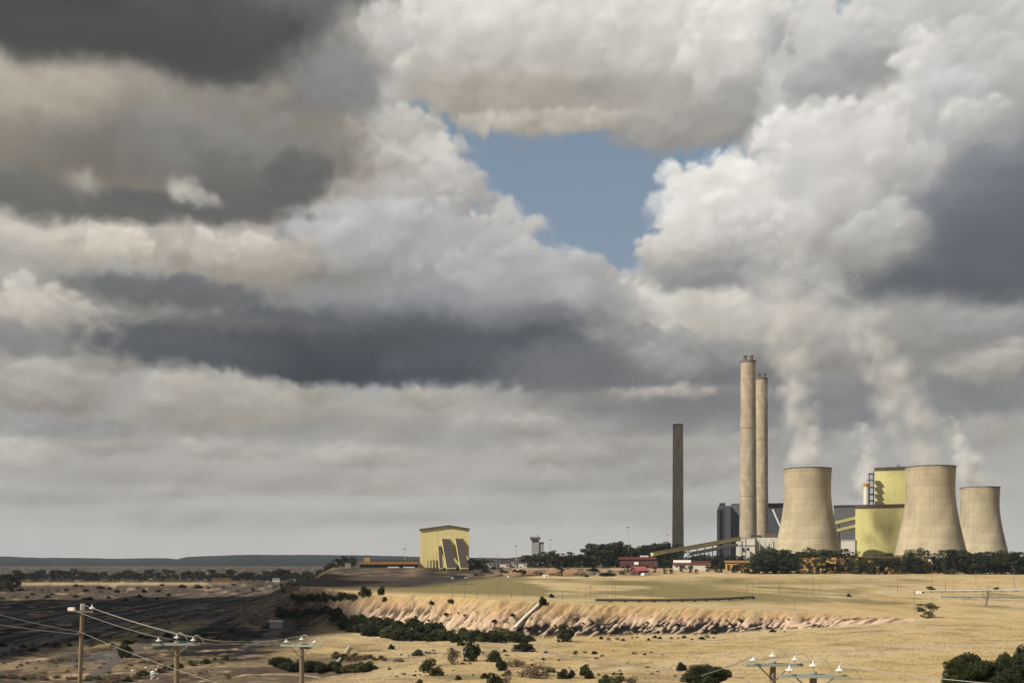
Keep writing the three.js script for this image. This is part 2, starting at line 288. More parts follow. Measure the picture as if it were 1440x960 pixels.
// ---------------------------------------------------------------- helpers for building
const at = (px, py, depth) => new THREE.Vector3((px - 720) / FOCAL * depth, EYE + (HORIZON - py) / FOCAL * depth, -depth);   // the point seen there, so many metres ahead
const taken = {};
const numbered = (name) => { const n = taken[name] = (taken[name] ?? -1) + 1; return n ? `${name}_${String(n).padStart(3, '0')}` : name; };
function tag(o, label, category, group, kind) { Object.assign(o.userData, { label, category }); if (group) o.userData.group = group; if (kind) o.userData.kind = kind; return o; }
function base(name, p, turn = 0) { const o = new THREE.Group(); o.name = numbered(name); o.position.copy(p); o.rotation.y = turn; scene.add(o); return o; }
function part(name, geometry, material, parent, p, r) {
  const m = new THREE.Mesh(geometry, material); m.name = parent === scene ? numbered(name) : name; m.castShadow = m.receiveShadow = true;
  if (p) m.position.set(...p); if (r) m.rotation.set(...r); parent.add(m); return m;
}
function copyOf(o, name) { const c = o.clone(); c.name = numbered(name ?? o.name.replace(/_\d+$/, '')); c.userData = {}; scene.add(c); return c; }
const box = (w, h, d) => new THREE.BoxGeometry(w, h, d);
function bar(a, b, r0, r1 = r0, sides = 6) {   // a round bar between two points
  const A = new THREE.Vector3(...a), B = new THREE.Vector3(...b), g = new THREE.CylinderGeometry(r1, r0, A.distanceTo(B), sides);
  g.applyQuaternion(new THREE.Quaternion().setFromUnitVectors(new THREE.Vector3(0, 1, 0), B.clone().sub(A).normalize())); g.translate((A.x + B.x) / 2, (A.y + B.y) / 2, (A.z + B.z) / 2); return g;
}
function slab(a, b, w, h) {   // a box beam of that width and height from a to b
  const A = new THREE.Vector3(...a), B = new THREE.Vector3(...b), g = new THREE.BoxGeometry(w, h, A.distanceTo(B));
  const m = new THREE.Matrix4().lookAt(B, A, new THREE.Vector3(0, 1, 0)); g.applyMatrix4(m); g.translate((A.x + B.x) / 2, (A.y + B.y) / 2, (A.z + B.z) / 2); return g;
}
function texture(w, h, f, srgb = true) {
  const d = new Uint8Array(w * h * 4);
  for (let y = 0; y < h; y++) for (let x = 0; x < w; x++) { const v = f(x / w, y / h); d.set([0, 1, 2].map((k) => Math.round(255 * clamp(Array.isArray(v) ? v[k] : v))), (y * w + x) * 4); d[(y * w + x) * 4 + 3] = 255; }
  const t = new THREE.DataTexture(d, w, h); t.wrapS = t.wrapT = THREE.RepeatWrapping; t.magFilter = THREE.LinearFilter; t.minFilter = THREE.LinearMipmapLinearFilter; t.generateMipmaps = true;
  if (srgb) t.colorSpace = THREE.SRGBColorSpace; t.needsUpdate = true; return t;
}
const lin3 = (r, g, b) => new THREE.Color().setRGB(r, g, b);
const mat = (c, roughness = 0.9, o = {}) => new THREE.MeshStandardMaterial({ color: lin3(...c), roughness, metalness: 0, ...o });
// noise that closes on itself across a texture
const tile2 = (u, v, n, s = 0) => { const a = u * 6.28318, b = v * 6.28318, k = n / 6.28318; return fbm3(Math.cos(a) * k + s, Math.sin(a) * k + Math.cos(b) * k, Math.sin(b) * k - s, 4); };

// ---------------------------------------------------------------- the lie of the land
const lookup = (xs, ys, x) => { if (x <= xs[0]) return ys[0]; for (let i = 1; i < xs.length; i++) if (x <= xs[i]) return lerp(ys[i - 1], ys[i], (x - xs[i - 1]) / (xs[i] - xs[i - 1])); return ys[ys.length - 1]; };
const NEAR_D = [0, 60, 120, 200, 240, 300, 400, 490], NEAR_X = [-200, 200, 450, 700, 1000, 1200, 1300, 1440, 1700];
const NEAR = [[14, 14, 14, 14, 14, 14, 14, 14, 14], [17, 17, 16, 16, 16, 16, 16, 16, 16], [22, 22, 20, 20, 20, 20, 20, 20, 20], [32, 31, 27, 27, 26, 25.7, 25.6, 25.5, 25.5], [36, 35.5, 31.5, 31, 29.3, 28, 27.5, 27.2, 27],
  [39, 38.6, 36, 34.5, 32.5, 30.5, 29.8, 29.5, 29], [40, 40, 39, 38, 36.5, 32.8, 31.8, 31.5, 31], [40, 40, 40, 41, 40, 34.5, 32, 32.8, 32.5]];
const BROW = [[2500, 505], [266, 505], [177, 520], [69, 520], [-7, 512], [-69, 545], [-128, 600], [-160, 700], [-180, 850], [-198, 1000], [-214, 1150], [-260, 1500], [-300, 2800]];
function plateau(X, D) {   // metres inside the brow of the old cutting (negative: outside), and how far along it
  let best = 1e9, along = 0, sofar = 0, side = 1;
  for (let i = 1; i < BROW.length; i++) {
    const [ax, ad] = BROW[i - 1], [bx, bd] = BROW[i], ex = bx - ax, ed = bd - ad, l2 = ex * ex + ed * ed, l = Math.sqrt(l2), t = clamp(((X - ax) * ex + (D - ad) * ed) / l2), dx = X - ax - t * ex, dd = D - ad - t * ed, d = dx * dx + dd * dd;
    if (d < best) { best = d; along = sofar + t * l; side = ex * (D - ad) - ed * (X - ax) < 0 ? 1 : -1; }
    sofar += l;
  }
  return [Math.sqrt(best) * side, along];
}
const bench = (s) => 2.2 * smooth(-168, -176, s) + 2.6 * smooth(-232, -240, s) + 3 * smooth(-330, -342, s);   // steps down in the mine floor
const land = { sd: 0, along: 0, face: 0, rill: 0 };
function height(X, Z) {
  const D = -Z, near = Math.max(D, 200), px = 720 + FOCAL * X / near;
  // the nearer, lower ground
  let i = 1; while (i < NEAR_D.length - 1 && D > NEAR_D[i]) i++;
  const t = clamp((D - NEAR_D[i - 1]) / (NEAR_D[i] - NEAR_D[i - 1])), tt = t * t * (3 - 2 * t) * 0.5 + t * 0.5;
  let drop = lerp(lookup(NEAR_X, NEAR[i - 1], px), lookup(NEAR_X, NEAR[i], px), tt);
  if (D > 490) drop = lerp(drop, 40, smooth(490, 620, D) * smooth(700, 500, px));
  const pit = smooth(-95, -150, X + 0.1 * (D - 400)) * smooth(360, 470, D) * smooth(1750, 1500, D);
  drop += pit * (bench(X + 0.106 * D + 7 * fbm2(X * 0.004, D * 0.004, 2)) - 3.2 * Math.max(0, fbm2((X + 0.106 * D) * 0.035, D * 0.005, 3)));
  drop -= 0.9 * fbm2(X * 0.02, D * 0.02, 4) * smooth(80, 200, D) + 0.35 * noise2(X * 0.13, D * 0.13) * smooth(80, 200, D) * smooth(1500, 900, D);
  // a wooded hollow below the bench, left of the middle
  drop += 3.4 * Math.exp(-(((X + 66) / 15) ** 2) - (((D - 322) / 20) ** 2));
  // the higher ground behind the cutting
  const [sd0, along] = plateau(X, D), w = lerp(15, 46, smooth(-115, -160, X));
  const slant = along + sd0 * (1.15 + 0.5 * noise2(along * 0.012, 2.2)), rill = noise2(slant * 0.17, sd0 * 0.09 + 5), rill2 = noise2(slant * 0.6, sd0 * 0.22 - 9) + 0.5 * noise2(slant * 1.3, sd0 * 0.5), sd = sd0 + 2.2 * fbm2(along * 0.03, 3.3, 3) + (1.5 * rill + 1.0 * rill2 + 0.6 * fbm2(along * 0.22, sd0 * 0.45, 3)) * smooth(-w * 1.3, -w * 0.5, sd0) * smooth(3, -2, sd0);
  let face = clamp((sd + w) / w);
  face = face * 0.8 + 0.2 * face * face * (3 - 2 * face);
  land.sd = sd; land.along = along; land.face = face; land.rill = 0.7 * rill + 0.9 * rill2;
  if (face > 0) {
    const p2 = 720 + FOCAL * X / Math.max(D, 300), rim = lookup([380, 500, 700, 1000, 1200, 1440], [16, 18.4, 21.5, 26.5, 29, 32.6], p2), far = lookup([500, 700, 1000, 1440], [18.5, 18.5, 15, 15.5], p2);
    let top = lerp(rim, far, clamp((D - 520) / 480) ** 0.85);
    top = lerp(top, 9.5, smooth(1010, 1140, D));
    top -= 17 * Math.exp(-(((X - 70) / 150) ** 2) - (((D - 1520) / 70) ** 2)) * (1 + 0.12 * noise2(X * 0.02, 5)) + 0.7 * fbm2(X * 0.012, D * 0.012 + 4, 3) + 2.2 * Math.exp(-(((X - 30) / 42) ** 2) - (((D - 1050) / 16) ** 2)) * (0.6 + noise2(X * 0.09, D * 0.1));
    top += 3 * Math.exp(-(((D - 790 - 0.25 * X) / 34) ** 2)) * smooth(40, 120, X) * smooth(420, 250, X);   // a shallow gully across the field
    drop = lerp(drop, top, face * (1 - smooth(2300, 2800, D)));
  }
  return EYE - drop;
}
const onGround = (X, Z, sink = 0) => new THREE.Vector3(X, height(X, Z) - sink, Z);
function seen(px, py, from = 90) {   // where the sight line through that point of the picture first meets the ground
  const k = (px - 720) / FOCAL, m = (HORIZON - py) / FOCAL;
  for (let d = from; d < 2600; d *= 1.002) if (EYE + m * d <= height(k * d, -d)) return new THREE.Vector3(k * d, height(k * d, -d), -d);
  return new THREE.Vector3(k * 2600, 0, -2600);
}
const MIX = (a, b, t) => [lerp(a[0], b[0], t), lerp(a[1], b[1], t), lerp(a[2], b[2], t)];
const SOIL = { straw: [0.385, 0.298, 0.168], gold: [0.345, 0.252, 0.12], dull: [0.20, 0.155, 0.075], olive: [0.12, 0.105, 0.045], dirt: [0.30, 0.215, 0.13], pale: [0.46, 0.37, 0.25], clay: [0.40, 0.265, 0.165], cream: [0.52, 0.40, 0.30], ochre: [0.36, 0.245, 0.12],
  coal: [0.014, 0.0125, 0.0135], ash: [0.125, 0.114, 0.105], brown: [0.135, 0.10, 0.068], umber: [0.062, 0.047, 0.036] };
function soil(X, Z) {   // what lies on the ground there; height(X, Z) has just been called
  const D = -Z, { sd, along, face, rill } = land;
  const a = fbm2(X * 0.011, D * 0.011, 4), b = fbm2(X * 0.05 + 40, D * 0.05, 4), c = fbm2(X * 0.26 - D * 0.15, D * 0.26 + X * 0.15 + 9, 3), px = 720 + FOCAL * X / Math.max(D, 200);
  let k = MIX(SOIL.straw, SOIL.gold, smooth(-0.3, 0.4, a + 0.4 * b));
  k = MIX(k, SOIL.dull, 0.8 * smooth(0.1, 0.65, b * 0.9 + c * 0.4 + 0.1));
  k = MIX(k, SOIL.pale, 0.5 * smooth(0.25, 0.6, c - 0.5 * a));
  if (face >= 1) {   // the field on the plateau
    k = MIX(k, SOIL.olive, 0.8 * smooth(0.0, 0.4, 1.3 * fbm2(X * 0.012 + 3, D * 0.009, 5) + 0.62 * smooth(70, -60, X) + 0.24 * smooth(260, 110, X) + 0.2 * smooth(820, 640, D) - 0.04 - 0.22 * smooth(120, 260, X)) * smooth(545, 600, D));
    k = MIX(k, SOIL.olive, 0.8 * Math.exp(-(((D - 780 - 0.25 * X + 40 * a) / 55) ** 2)) * smooth(40, 120, X) * smooth(420, 250, X));
    k = MIX(k, SOIL.ochre, 0.5 * smooth(14, 0, sd + 6 * b));
    k = MIX(k, MIX(SOIL.dirt, SOIL.clay, smooth(-0.1, 0.3, b)), smooth(1020, 1040, D + 14 * b) * 0.8);
    k = MIX(k, SOIL.umber, smooth(1090, 1180, D + 40 * a));
    k = MIX(k, SOIL.coal, smooth(-70, -110, X + 30 * a) * smooth(880, 960, D + 0.3 * X + 40 * b));
    k = MIX(k, MIX(SOIL.coal, SOIL.umber, clamp(0.45 + b)), smooth(-40, -85, X + 16 * b + 0.12 * (700 - D)) * smooth(600, 700, D));
    k = MIX(k, SOIL.umber, smooth(-85, -115, X + 14 * b) * 0.8);
    k = MIX(k, SOIL.coal, smooth(1380, 1440, D));
    k = MIX(k, SOIL.olive, 0.75 * Math.exp(-(((D - 676 + 0.12 * X + 10 * a) / 6) ** 2)) * smooth(70, 130, X) * (0.6 + 1.2 * b));
    k = MIX(k, MIX(SOIL.umber, SOIL.brown, clamp(0.5 + 2 * b)), smooth(0.0, 0.3, fbm2(X * 0.03, D * 0.05, 3) + 0.12) * smooth(1000, 1030, D) * smooth(190, 120, X));
  } else {
    const s = X + 0.106 * D + 9 * fbm2(X * 0.004, D * 0.004, 2) + 5 * b;
    const mine = smooth(-78, -112, X + 0.1 * (D - 400) + 14 * b) * smooth(330, 385, D + 26 * a + 10 * b);
    if (mine > 0) {
      let m = MIX(SOIL.coal, SOIL.umber, 0.5 * smooth(0, 0.5, b + 0.5 * a));
      m = MIX(m, SOIL.ash, 0.65 * smooth(0.05, 0.4, fbm2(s * 0.06 + 3, D * 0.004, 4) + 0.3 * c));
      for (const [s0, w, tone, str] of [[-196, 9, SOIL.ash, 0.85], [-222, 4, SOIL.ash, 0.6], [-300, 12, SOIL.ash, 0.5], [-262, 5, SOIL.brown, 0.6], [-150, 10, SOIL.brown, 0.9], [-128, 6, SOIL.ash, 0.6], [-370, 14, SOIL.ash, 0.45], [-440, 9, SOIL.ash, 0.4]]) m = MIX(m, tone, str * Math.exp(-(((s - s0) / w) ** 2)) * (0.75 + 0.5 * c));
      m = MIX(m, MIX(SOIL.umber, SOIL.brown, clamp(0.5 * b)), smooth(1000, 1120, D + 120 * a) * 0.9);                                          // stripped ground beyond the coal
      m = MIX(m, SOIL.coal, smooth(880, 930, D + 40 * a) * smooth(1100, 1020, D + 40 * b) * 0.8);
      m = MIX(m, MIX(SOIL.brown, SOIL.dull, clamp(0.75 + b)), smooth(0, 14, Math.min(s + 172, -118 - s) + 10 * b) * smooth(420, 450, D) * smooth(640, 590, D + 0.6 * (X + 190)));   // a tongue of rehabilitated ground
      m = MIX(m, SOIL.straw, 0.8 * smooth(1668, 1678, D + 14 * b) * smooth(1722, 1712, D + 8 * c) * smooth(-480, -540, X + 90 * a + 60 * b));
      m = MIX(m, MIX(MIX(SOIL.coal, SOIL.umber, 0.55), SOIL.olive, clamp(0.05 + 0.6 * a)), smooth(1700, 1760, D));
      k = MIX(k, m, mine);
    }
    // rough ground in the near left corner, a brown bank and the hollow
    k = MIX(k, MIX(MIX(SOIL.umber, SOIL.brown, clamp(0.25 + 1.5 * b)), SOIL.dirt, smooth(0.3, 0.7, c + 0.5 * b)), smooth(-44, -64, X + 16 * b) * smooth(400, 370, D + 14 * a) * (1 - mine));
    k = MIX(k, MIX(SOIL.umber, SOIL.brown, clamp(0.5 + b)), Math.exp(-(((X + 64) / 17) ** 2) - (((D - 326) / 22) ** 2)) * 1.0);
    k = MIX(k, MIX(SOIL.olive, SOIL.brown, clamp(0.5 + 2 * c)), 0.75 * smooth(0.02, 0.35, fbm2(X * 0.035 + 8, D * 0.035, 4) + 0.4 * c) * smooth(70, 20, X) * smooth(480, 420, D));
    k = MIX(k, SOIL.dirt, 0.7 * smooth(0.12, 0.4, fbm2(X * 0.05 - 8, D * 0.05 + 30, 4)) * smooth(90, 30, X));
    k = MIX(k, SOIL.umber, 0.75 * Math.exp(-(((D - 268 + 0.52 * (X - 20) + 5 * a) / 1.8) ** 2)) * smooth(-5, 10, X) * smooth(75, 55, X));   // a ditch
    if (face > 0) {   // the cutting: grass at the brow, orange and pink clay, coal at the foot
      const t = 1 - face + 0.16 * fbm2(along * 0.05, 7, 3) + 0.1 * rill, left = smooth(-58, -105, X + 12 * b);
      let f = MIX(SOIL.ochre, SOIL.clay, smooth(0.12, 0.4, t + 0.25 * b));
      f = MIX(f, SOIL.cream, clamp(0.8 * smooth(0.38, 0.6, t) * smooth(-0.25, 0.3, rill) + 0.2 * c));
      f = MIX(f, SOIL.straw, 0.7 * smooth(0.0, 0.25, b + 0.4 * c) * smooth(0.65, 0.25, t));
      f = MIX(f, SOIL.umber, clamp(0.9 * smooth(0.12, 0.26, -rill) * smooth(0.15, 0.4, t) + 0.45 * smooth(0.1, 0.45, c + 0.5 * b)));
      const reach = lookup([380, 470, 640, 760, 1000, 1080, 1130, 1200], [0.2, 0.1, 0.2, 0.42, 0.5, 0.4, 0.12, 0], px) + 0.3 * noise2(along * 0.06, 1.7);
      f = MIX(f, SOIL.coal, smooth(0.035, -0.025, (1 - t) - reach + 0.75 * Math.max(0, rill)) * smooth(0, 0.1, reach));
      f = MIX(f, SOIL.pale, 0.75 * smooth(0.09, 0.03, Math.abs(noise2(along * 0.11 + sd * 0.2, sd * 0.16 + 40))) * smooth(0.45, 0.75, t));
      f = MIX(f, MIX(MIX(SOIL.umber, SOIL.coal, smooth(650, 750, D)), SOIL.brown, smooth(0.1, 0.5, rill + b)), left * 0.9);
      k = MIX(k, f, smooth(0, 0.12, face) * smooth(1, 0.93, face) * smooth(1330, 1230, px));
    }
  }
  const near = smooth(60, 110, X) * smooth(500, 470, D), g = 1 + lerp(0.9, 0.45, smooth(950, 1100, D)) * (c + 0.8 * b) * smooth(-80, -120, X + 0.1 * (D - 400)) * smooth(200, 260, D) * smooth(1735, 1600, D) + (0.3 - 0.18 * near) * c + 0.14 * noise2(X * 1.1 - D * 0.5, D * 1.1 + X * 0.5) + 0.12 * a;
  return [k[0] * g, k[1] * g, k[2] * g];
}

// ---------------------------------------------------------------- ground: one sheet out to the horizon, finer where it is near
const grain = texture(256, 256, (u, v) => 0.5 + 0.5 * tile2(u, v, 14) + 0.25 * tile2(u, v, 40, 9), false);
{
  const ks = [], ds = [];
  for (let k = -3; k < -0.56; k += 0.06) ks.push(k);
  for (let k = -0.56; k <= 0.56; k += 1.12 / 720) ks.push(k);
  for (let k = 0.62; k <= 3; k += 0.06) ks.push(k);
  for (let d = 12; d < 488; d *= 1 + 0.006 + 4 / (d + 300) / 8) ds.push(d);
  for (let d = 488; d < 625; d += 0.65) ds.push(d);
  for (let d = 625; d < 1250; d *= 1.006) ds.push(d);
  for (let d = 1250; d < 14000; d *= 1.045) ds.push(d);
  const nx = ks.length, nd = ds.length, pos = new Float32Array(nx * nd * 3), col = new Float32Array(nx * nd * 3), uv = new Float32Array(nx * nd * 2), index = [];
  for (let j = 0; j < nd; j++) for (let i = 0; i < nx; i++) {
    const o = j * nx + i, X = ks[i] * (ds[j] + 25), Z = -ds[j] + 20;
    pos.set([X, height(X, Z), Z], o * 3); col.set(soil(X, Z), o * 3); uv.set([X / 6, Z / 6], o * 2);
    if (i && j) index.push(o - nx - 1, o - nx, o, o - nx - 1, o, o - 1);
  }
  const g = new THREE.BufferGeometry();
  g.setAttribute('position', new THREE.BufferAttribute(pos, 3)); g.setAttribute('color', new THREE.BufferAttribute(col, 3)); g.setAttribute('uv', new THREE.BufferAttribute(uv, 2));
  g.setIndex(index); g.computeVertexNormals();
  part('ground', g, new THREE.MeshPhysicalMaterial({ vertexColors: true, roughness: 1, specularIntensity: 0.1, bumpMap: grain, bumpScale: 0.1 }), scene).userData.kind = 'structure';
}
{   // wooded hills on the horizon
  const nx = 420, nd = 40, pos = [], col = [], index = [];
  for (let j = 0; j < nd; j++) for (let i = 0; i < nx; i++) {
    const px = -500 + i * 7, D = 5600 + j * 75, X = (px - 720) / FOCAL * D, t = j / (nd - 1);
    const top = lookup([-500, 0, 60, 160, 232, 248, 262, 330, 420, 500, 580, 720, 1000, 2400], [10, 5, 3, 1.5, 2.5, 0.5, 4, 6.5, 7, 6.5, 4, 2, 3, 8], px) / FOCAL * 8500 + EYE;
    const y = -6 + (top + 6) * smooth(0, 0.95, t) + 9 * fbm2(X * 0.0016, D * 0.0016, 4) * smooth(0.05, 0.4, t) + 5 * fbm2(X * 0.02, D * 0.02, 3) * smooth(0.05, 0.3, t);
    pos.push(X, y, -D);
    const f = 0.8 + 1.1 * fbm2(X * 0.003, D * 0.005, 4); col.push(0.019 * f, 0.022 * f, 0.016 * f);  // dark forest, its colour lowered further to stand in for cloud shade
    if (i && j) { const o = j * nx + i; index.push(o - nx - 1, o - nx, o, o - nx - 1, o, o - 1); }
  }
  const g = new THREE.BufferGeometry(); g.setAttribute('position', new THREE.Float32BufferAttribute(pos, 3)); g.setAttribute('color', new THREE.Float32BufferAttribute(col, 3)); g.setIndex(index); g.computeVertexNormals();
  part('hills', g, new THREE.MeshPhysicalMaterial({ vertexColors: true, roughness: 1, specularIntensity: 0 }), scene).userData.kind = 'structure';
}
// dirt tracks, laid on the ground
function track(name, points, width, material, lift = 0.12) {
  const c = new THREE.CatmullRomCurve3(points), n = 160, pos = [], uv = [], index = [];
  for (let i = 0; i <= n; i++) {
    const p = c.getPoint(i / n), t = c.getTangent(i / n), s = new THREE.Vector3(-t.z, 0, t.x).normalize(), w = width * (1 + 0.18 * noise2(i * 0.35, 3));
    for (let k = 0; k <= 4; k++) { const q = p.clone().addScaledVector(s, (k / 4 - 0.5) * w); pos.push(q.x, height(q.x, q.z) + lift - (k === 0 || k === 4 ? 0.3 : 0), q.z); uv.push(q.x / 6, q.z / 6); if (i && k) { const o = i * 5 + k; index.push(o - 6, o - 5, o, o - 6, o, o - 1); } }
  }
  const g = new THREE.BufferGeometry(); g.setAttribute('position', new THREE.Float32BufferAttribute(pos, 3)); g.setAttribute('uv', new THREE.Float32BufferAttribute(uv, 2)); g.setIndex(index); g.computeVertexNormals();
  const m = part(name, g, material, scene); m.userData.kind = 'structure'; return m;
}
const dirtMap = texture(256, 256, (u, v) => { const n = 0.8 + 0.35 * tile2(u, v, 9, 2) + 0.2 * tile2(u, v, 30, 5); return [n, n * 0.97, n * 0.93]; });
const road = mat([0.42, 0.33, 0.22], 1, { map: dirtMap, bumpMap: grain, bumpScale: 0.1 }), darkRoad = mat([0.10, 0.082, 0.07], 1, { map: dirtMap, bumpMap: grain, bumpScale: 0.1 });
track('dirt_road', [[660, 913], [740, 912], [800, 925], [880, 935], [960, 943], [1040, 953]].map(([x, y]) => seen(x, y)), 4.5, road);
track('dirt_road', [[330, 952], [380, 948], [440, 951], [500, 956], [560, 950], [640, 947]].map(([x, y]) => seen(x, y)), 3.2, road);
track('haul_road', [[118, 962], [140, 946], [165, 926], [200, 905], [240, 880], [285, 868]].map(([x, y]) => seen(x, y)), 7, darkRoad);
const haulGrey = mat([0.115, 0.105, 0.098], 1, { map: dirtMap, bumpMap: grain, bumpScale: 0.1 });
for (const [s0, d0, d1, w] of [[-190, 430, 1600, 8], [-262, 480, 1500, 6], [-355, 620, 1500, 7]]) track('haul_road', [0, 0.2, 0.4, 0.6, 0.8, 1].map((t) => { const d = lerp(d0, d1, t); return new THREE.Vector3(s0 - 0.106 * d + 6 * noise2(d * 0.006, s0), 0, -d); }), w, haulGrey, 0.25);
track('dirt_road', [[400, 903], [450, 903], [505, 905], [560, 903], [610, 907], [660, 913]].map(([x, y]) => seen(x, y)), 4, road);

// ---------------------------------------------------------------- materials
const concreteMap = texture(512, 512, (u, v) => {   // poured in rings: each lift a little different, with streaks running down
  const lift = Math.floor(v * 32), edge = Math.abs(v * 32 - lift - 0.5) > 0.44 ? 0.93 : 1, n = 0.9 + 0.045 * noise2(lift * 3.7, 0.5) + 0.2 * tile2(u, v, 7) + 0.09 * Math.min(0, 2 * fbm2(Math.cos(u * 6.283) * 14 + 20, Math.sin(u * 6.283) * 14 + v * 3 + 5, 4)) + 0.05 * fbm2(Math.cos(u * 6.283) * 9 + 20, Math.sin(u * 6.283) * 9 + v * 2.5, 4) + 0.06 * tile2(u, v, 40, 3);
  return [n * edge, n * edge * 0.985, n * edge * 0.96];
});
const concreteBump = texture(256, 512, (u, v) => (Math.abs(v * 32 - Math.floor(v * 32) - 0.5) > 0.44 ? 0.2 : 0.7) + 0.1 * tile2(u, v, 30), false);
const M = {
  shell: mat([0.43, 0.375, 0.262], 0.95, { map: concreteMap, bumpMap: concreteBump, bumpScale: 0.25, side: THREE.DoubleSide }),
  rim: mat([0.12, 0.10, 0.085], 0.95), stack: mat([0.40, 0.345, 0.26], 0.95, { map: concreteMap, bumpMap: concreteBump, bumpScale: 0.15 }), stackDark: mat([0.16, 0.14, 0.12], 0.95, { map: concreteMap }),
  steel: mat([0.10, 0.10, 0.10], 0.6, { metalness: 0.4 }), black: mat([0.02, 0.02, 0.022], 0.8), pale: mat([0.58, 0.56, 0.50], 0.8), white: mat([0.75, 0.73, 0.68], 0.7), grey: mat([0.28, 0.28, 0.27], 0.85),
  red: mat([0.12, 0.034, 0.03], 0.85), redRoof: mat([0.36, 0.10, 0.10], 0.75), brick: mat([0.09, 0.035, 0.03], 0.9), ochre: mat([0.42, 0.24, 0.075], 0.85), ochreDark: mat([0.26, 0.15, 0.06], 0.9), trim: mat([0.09, 0.062, 0.048], 0.8),
  rust: mat([0.065, 0.045, 0.038], 0.9), wood: mat([0.17, 0.13, 0.09], 0.95), porcelain: new THREE.MeshPhysicalMaterial({ color: lin3(0.50, 0.50, 0.46), roughness: 0.35, clearcoat: 0.3 }), wire: mat([0.35, 0.33, 0.30], 0.5, { metalness: 0.5 }), verdigris: mat([0.26, 0.29, 0.25], 0.8), galv: mat([0.45, 0.46, 0.46], 0.45, { metalness: 0.6 }),
  glass: mat([0.03, 0.035, 0.04], 0.15),
};
const ribs = texture(64, 64, (u) => 0.5 + 0.5 * Math.sin(u * 6.283 * 4), false);
const sheetMap = texture(256, 256, (u, v) => { const n = 0.93 + 0.05 * noise2(Math.floor(u * 16) * 5.1, 2.2) + 0.07 * tile2(u, v, 6) + 0.05 * fbm2(Math.cos(u * 6.283) * 12, Math.sin(u * 6.283) * 12 + v, 3); return [n, n * 0.995, n * 0.97]; });
const cladding = (c) => mat(c, 0.7, { map: sheetMap, bumpMap: ribs, bumpScale: 0.04 });
const yellow = cladding([0.66, 0.61, 0.26]), cream = cladding([0.60, 0.53, 0.24]), slate = cladding([0.05, 0.056, 0.072]), iron = cladding([0.10, 0.10, 0.108]), whitewall = cladding([0.60, 0.58, 0.52]), rustSheet = cladding([0.05, 0.036, 0.034]);

// a plain block of a building that faces the viewer: picture box, distance, and metres of depth behind the front
const azimuth = (p) => Math.atan2(p.x, -p.z);
function site(name, px, depth, sink = 0.5, turn) { const X = (px - 720) / FOCAL * depth, p = onGround(X, -depth, sink); return base(name, p, turn ?? -azimuth(p)); }
function block(name, g, px0, px1, py0, py1, depth, deep, material, setBack = 0) {   // in the axes of a site: x right, y up, z towards the viewer
  const c = at((px0 + px1) / 2, 0, depth), k = depth / FOCAL, w = (px1 - px0) * k * Math.cos(azimuth(c)), y1 = EYE + (HORIZON - py0) * k - g.position.y, y0 = py1 === null ? 0 : EYE + (HORIZON - py1) * k - g.position.y;
  const x = ((px0 + px1) / 2 - 720) * k, local = g.worldToLocal(new THREE.Vector3(x, 0, -depth));
  const geo = box(w, y1 - y0, deep), uv = geo.attributes.uv, nrm = geo.attributes.normal;
  for (let i = 0; i < uv.count; i++) uv.setXY(i, uv.getX(i) * (Math.abs(nrm.getX(i)) > 0.5 ? deep : w) / 16, uv.getY(i) * (y1 - y0) / 16);
  return part(name, geo, material, g, [local.x, (y0 + y1) / 2, local.z - deep / 2 - setBack]);
}

// ---------------------------------------------------------------- cooling towers
const towerPoints = [[27.2, 120], [26.7, 112], [26.3, 102], [26.4, 92], [27.3, 80], [28.9, 68], [31.0, 56], [33.5, 44], [36.2, 32], [38.8, 20], [41.0, 9]];
function coolingTower(px, depth, label) {
  const X = (px - 720) / FOCAL * depth, p = new THREE.Vector3(X, EYE + (HORIZON - 799) / FOCAL * 1125 - 4.2, -depth), g = base('cooling_tower', p);
  const outer = new THREE.SplineCurve(towerPoints.map(([r, y]) => new THREE.Vector2(r, y))).getPoints(60), inner = outer.map((q) => new THREE.Vector2(q.x - 0.9, q.y)).reverse();
  part('shell', new THREE.LatheGeometry([...inner, ...outer].reverse(), 128), M.shell, g);
  part('rim', new THREE.LatheGeometry([[26.0, 120.1], [27.5, 120.1], [27.6, 121.2], [26.0, 121.2], [26.0, 120.1]].map(([r, y]) => new THREE.Vector2(r, y)), 96), M.rim, g);
  part('basin', new THREE.CylinderGeometry(44, 44, 2.5, 72), M.grey, g, [0, 0.6, 0]);
  const leg = bar([0, 1, 44 * 0 + 0], [2.6, 9.6, -1.6], 0.55);
  for (let i = 0; i < 44; i++) { const a = Math.floor(i / 2) / 22 * Math.PI * 2, m = part('column', leg, M.stack, g, [Math.sin(a) * 42.4, 0, Math.cos(a) * 42.4], [0, a, 0]); if (i % 2) m.scale.x = -1; }
  return tag(g, label, 'cooling tower', 'cooling towers');
}
coolingTower(1136, 1133, 'concrete cooling tower between the two tall chimneys and the yellow boiler house');
coolingTower(1309, 1110, 'large concrete cooling tower standing in front of the right edge of the yellow boiler house');
coolingTower(1378.5, 1425, 'smaller looking concrete cooling tower farthest to the right of the three');

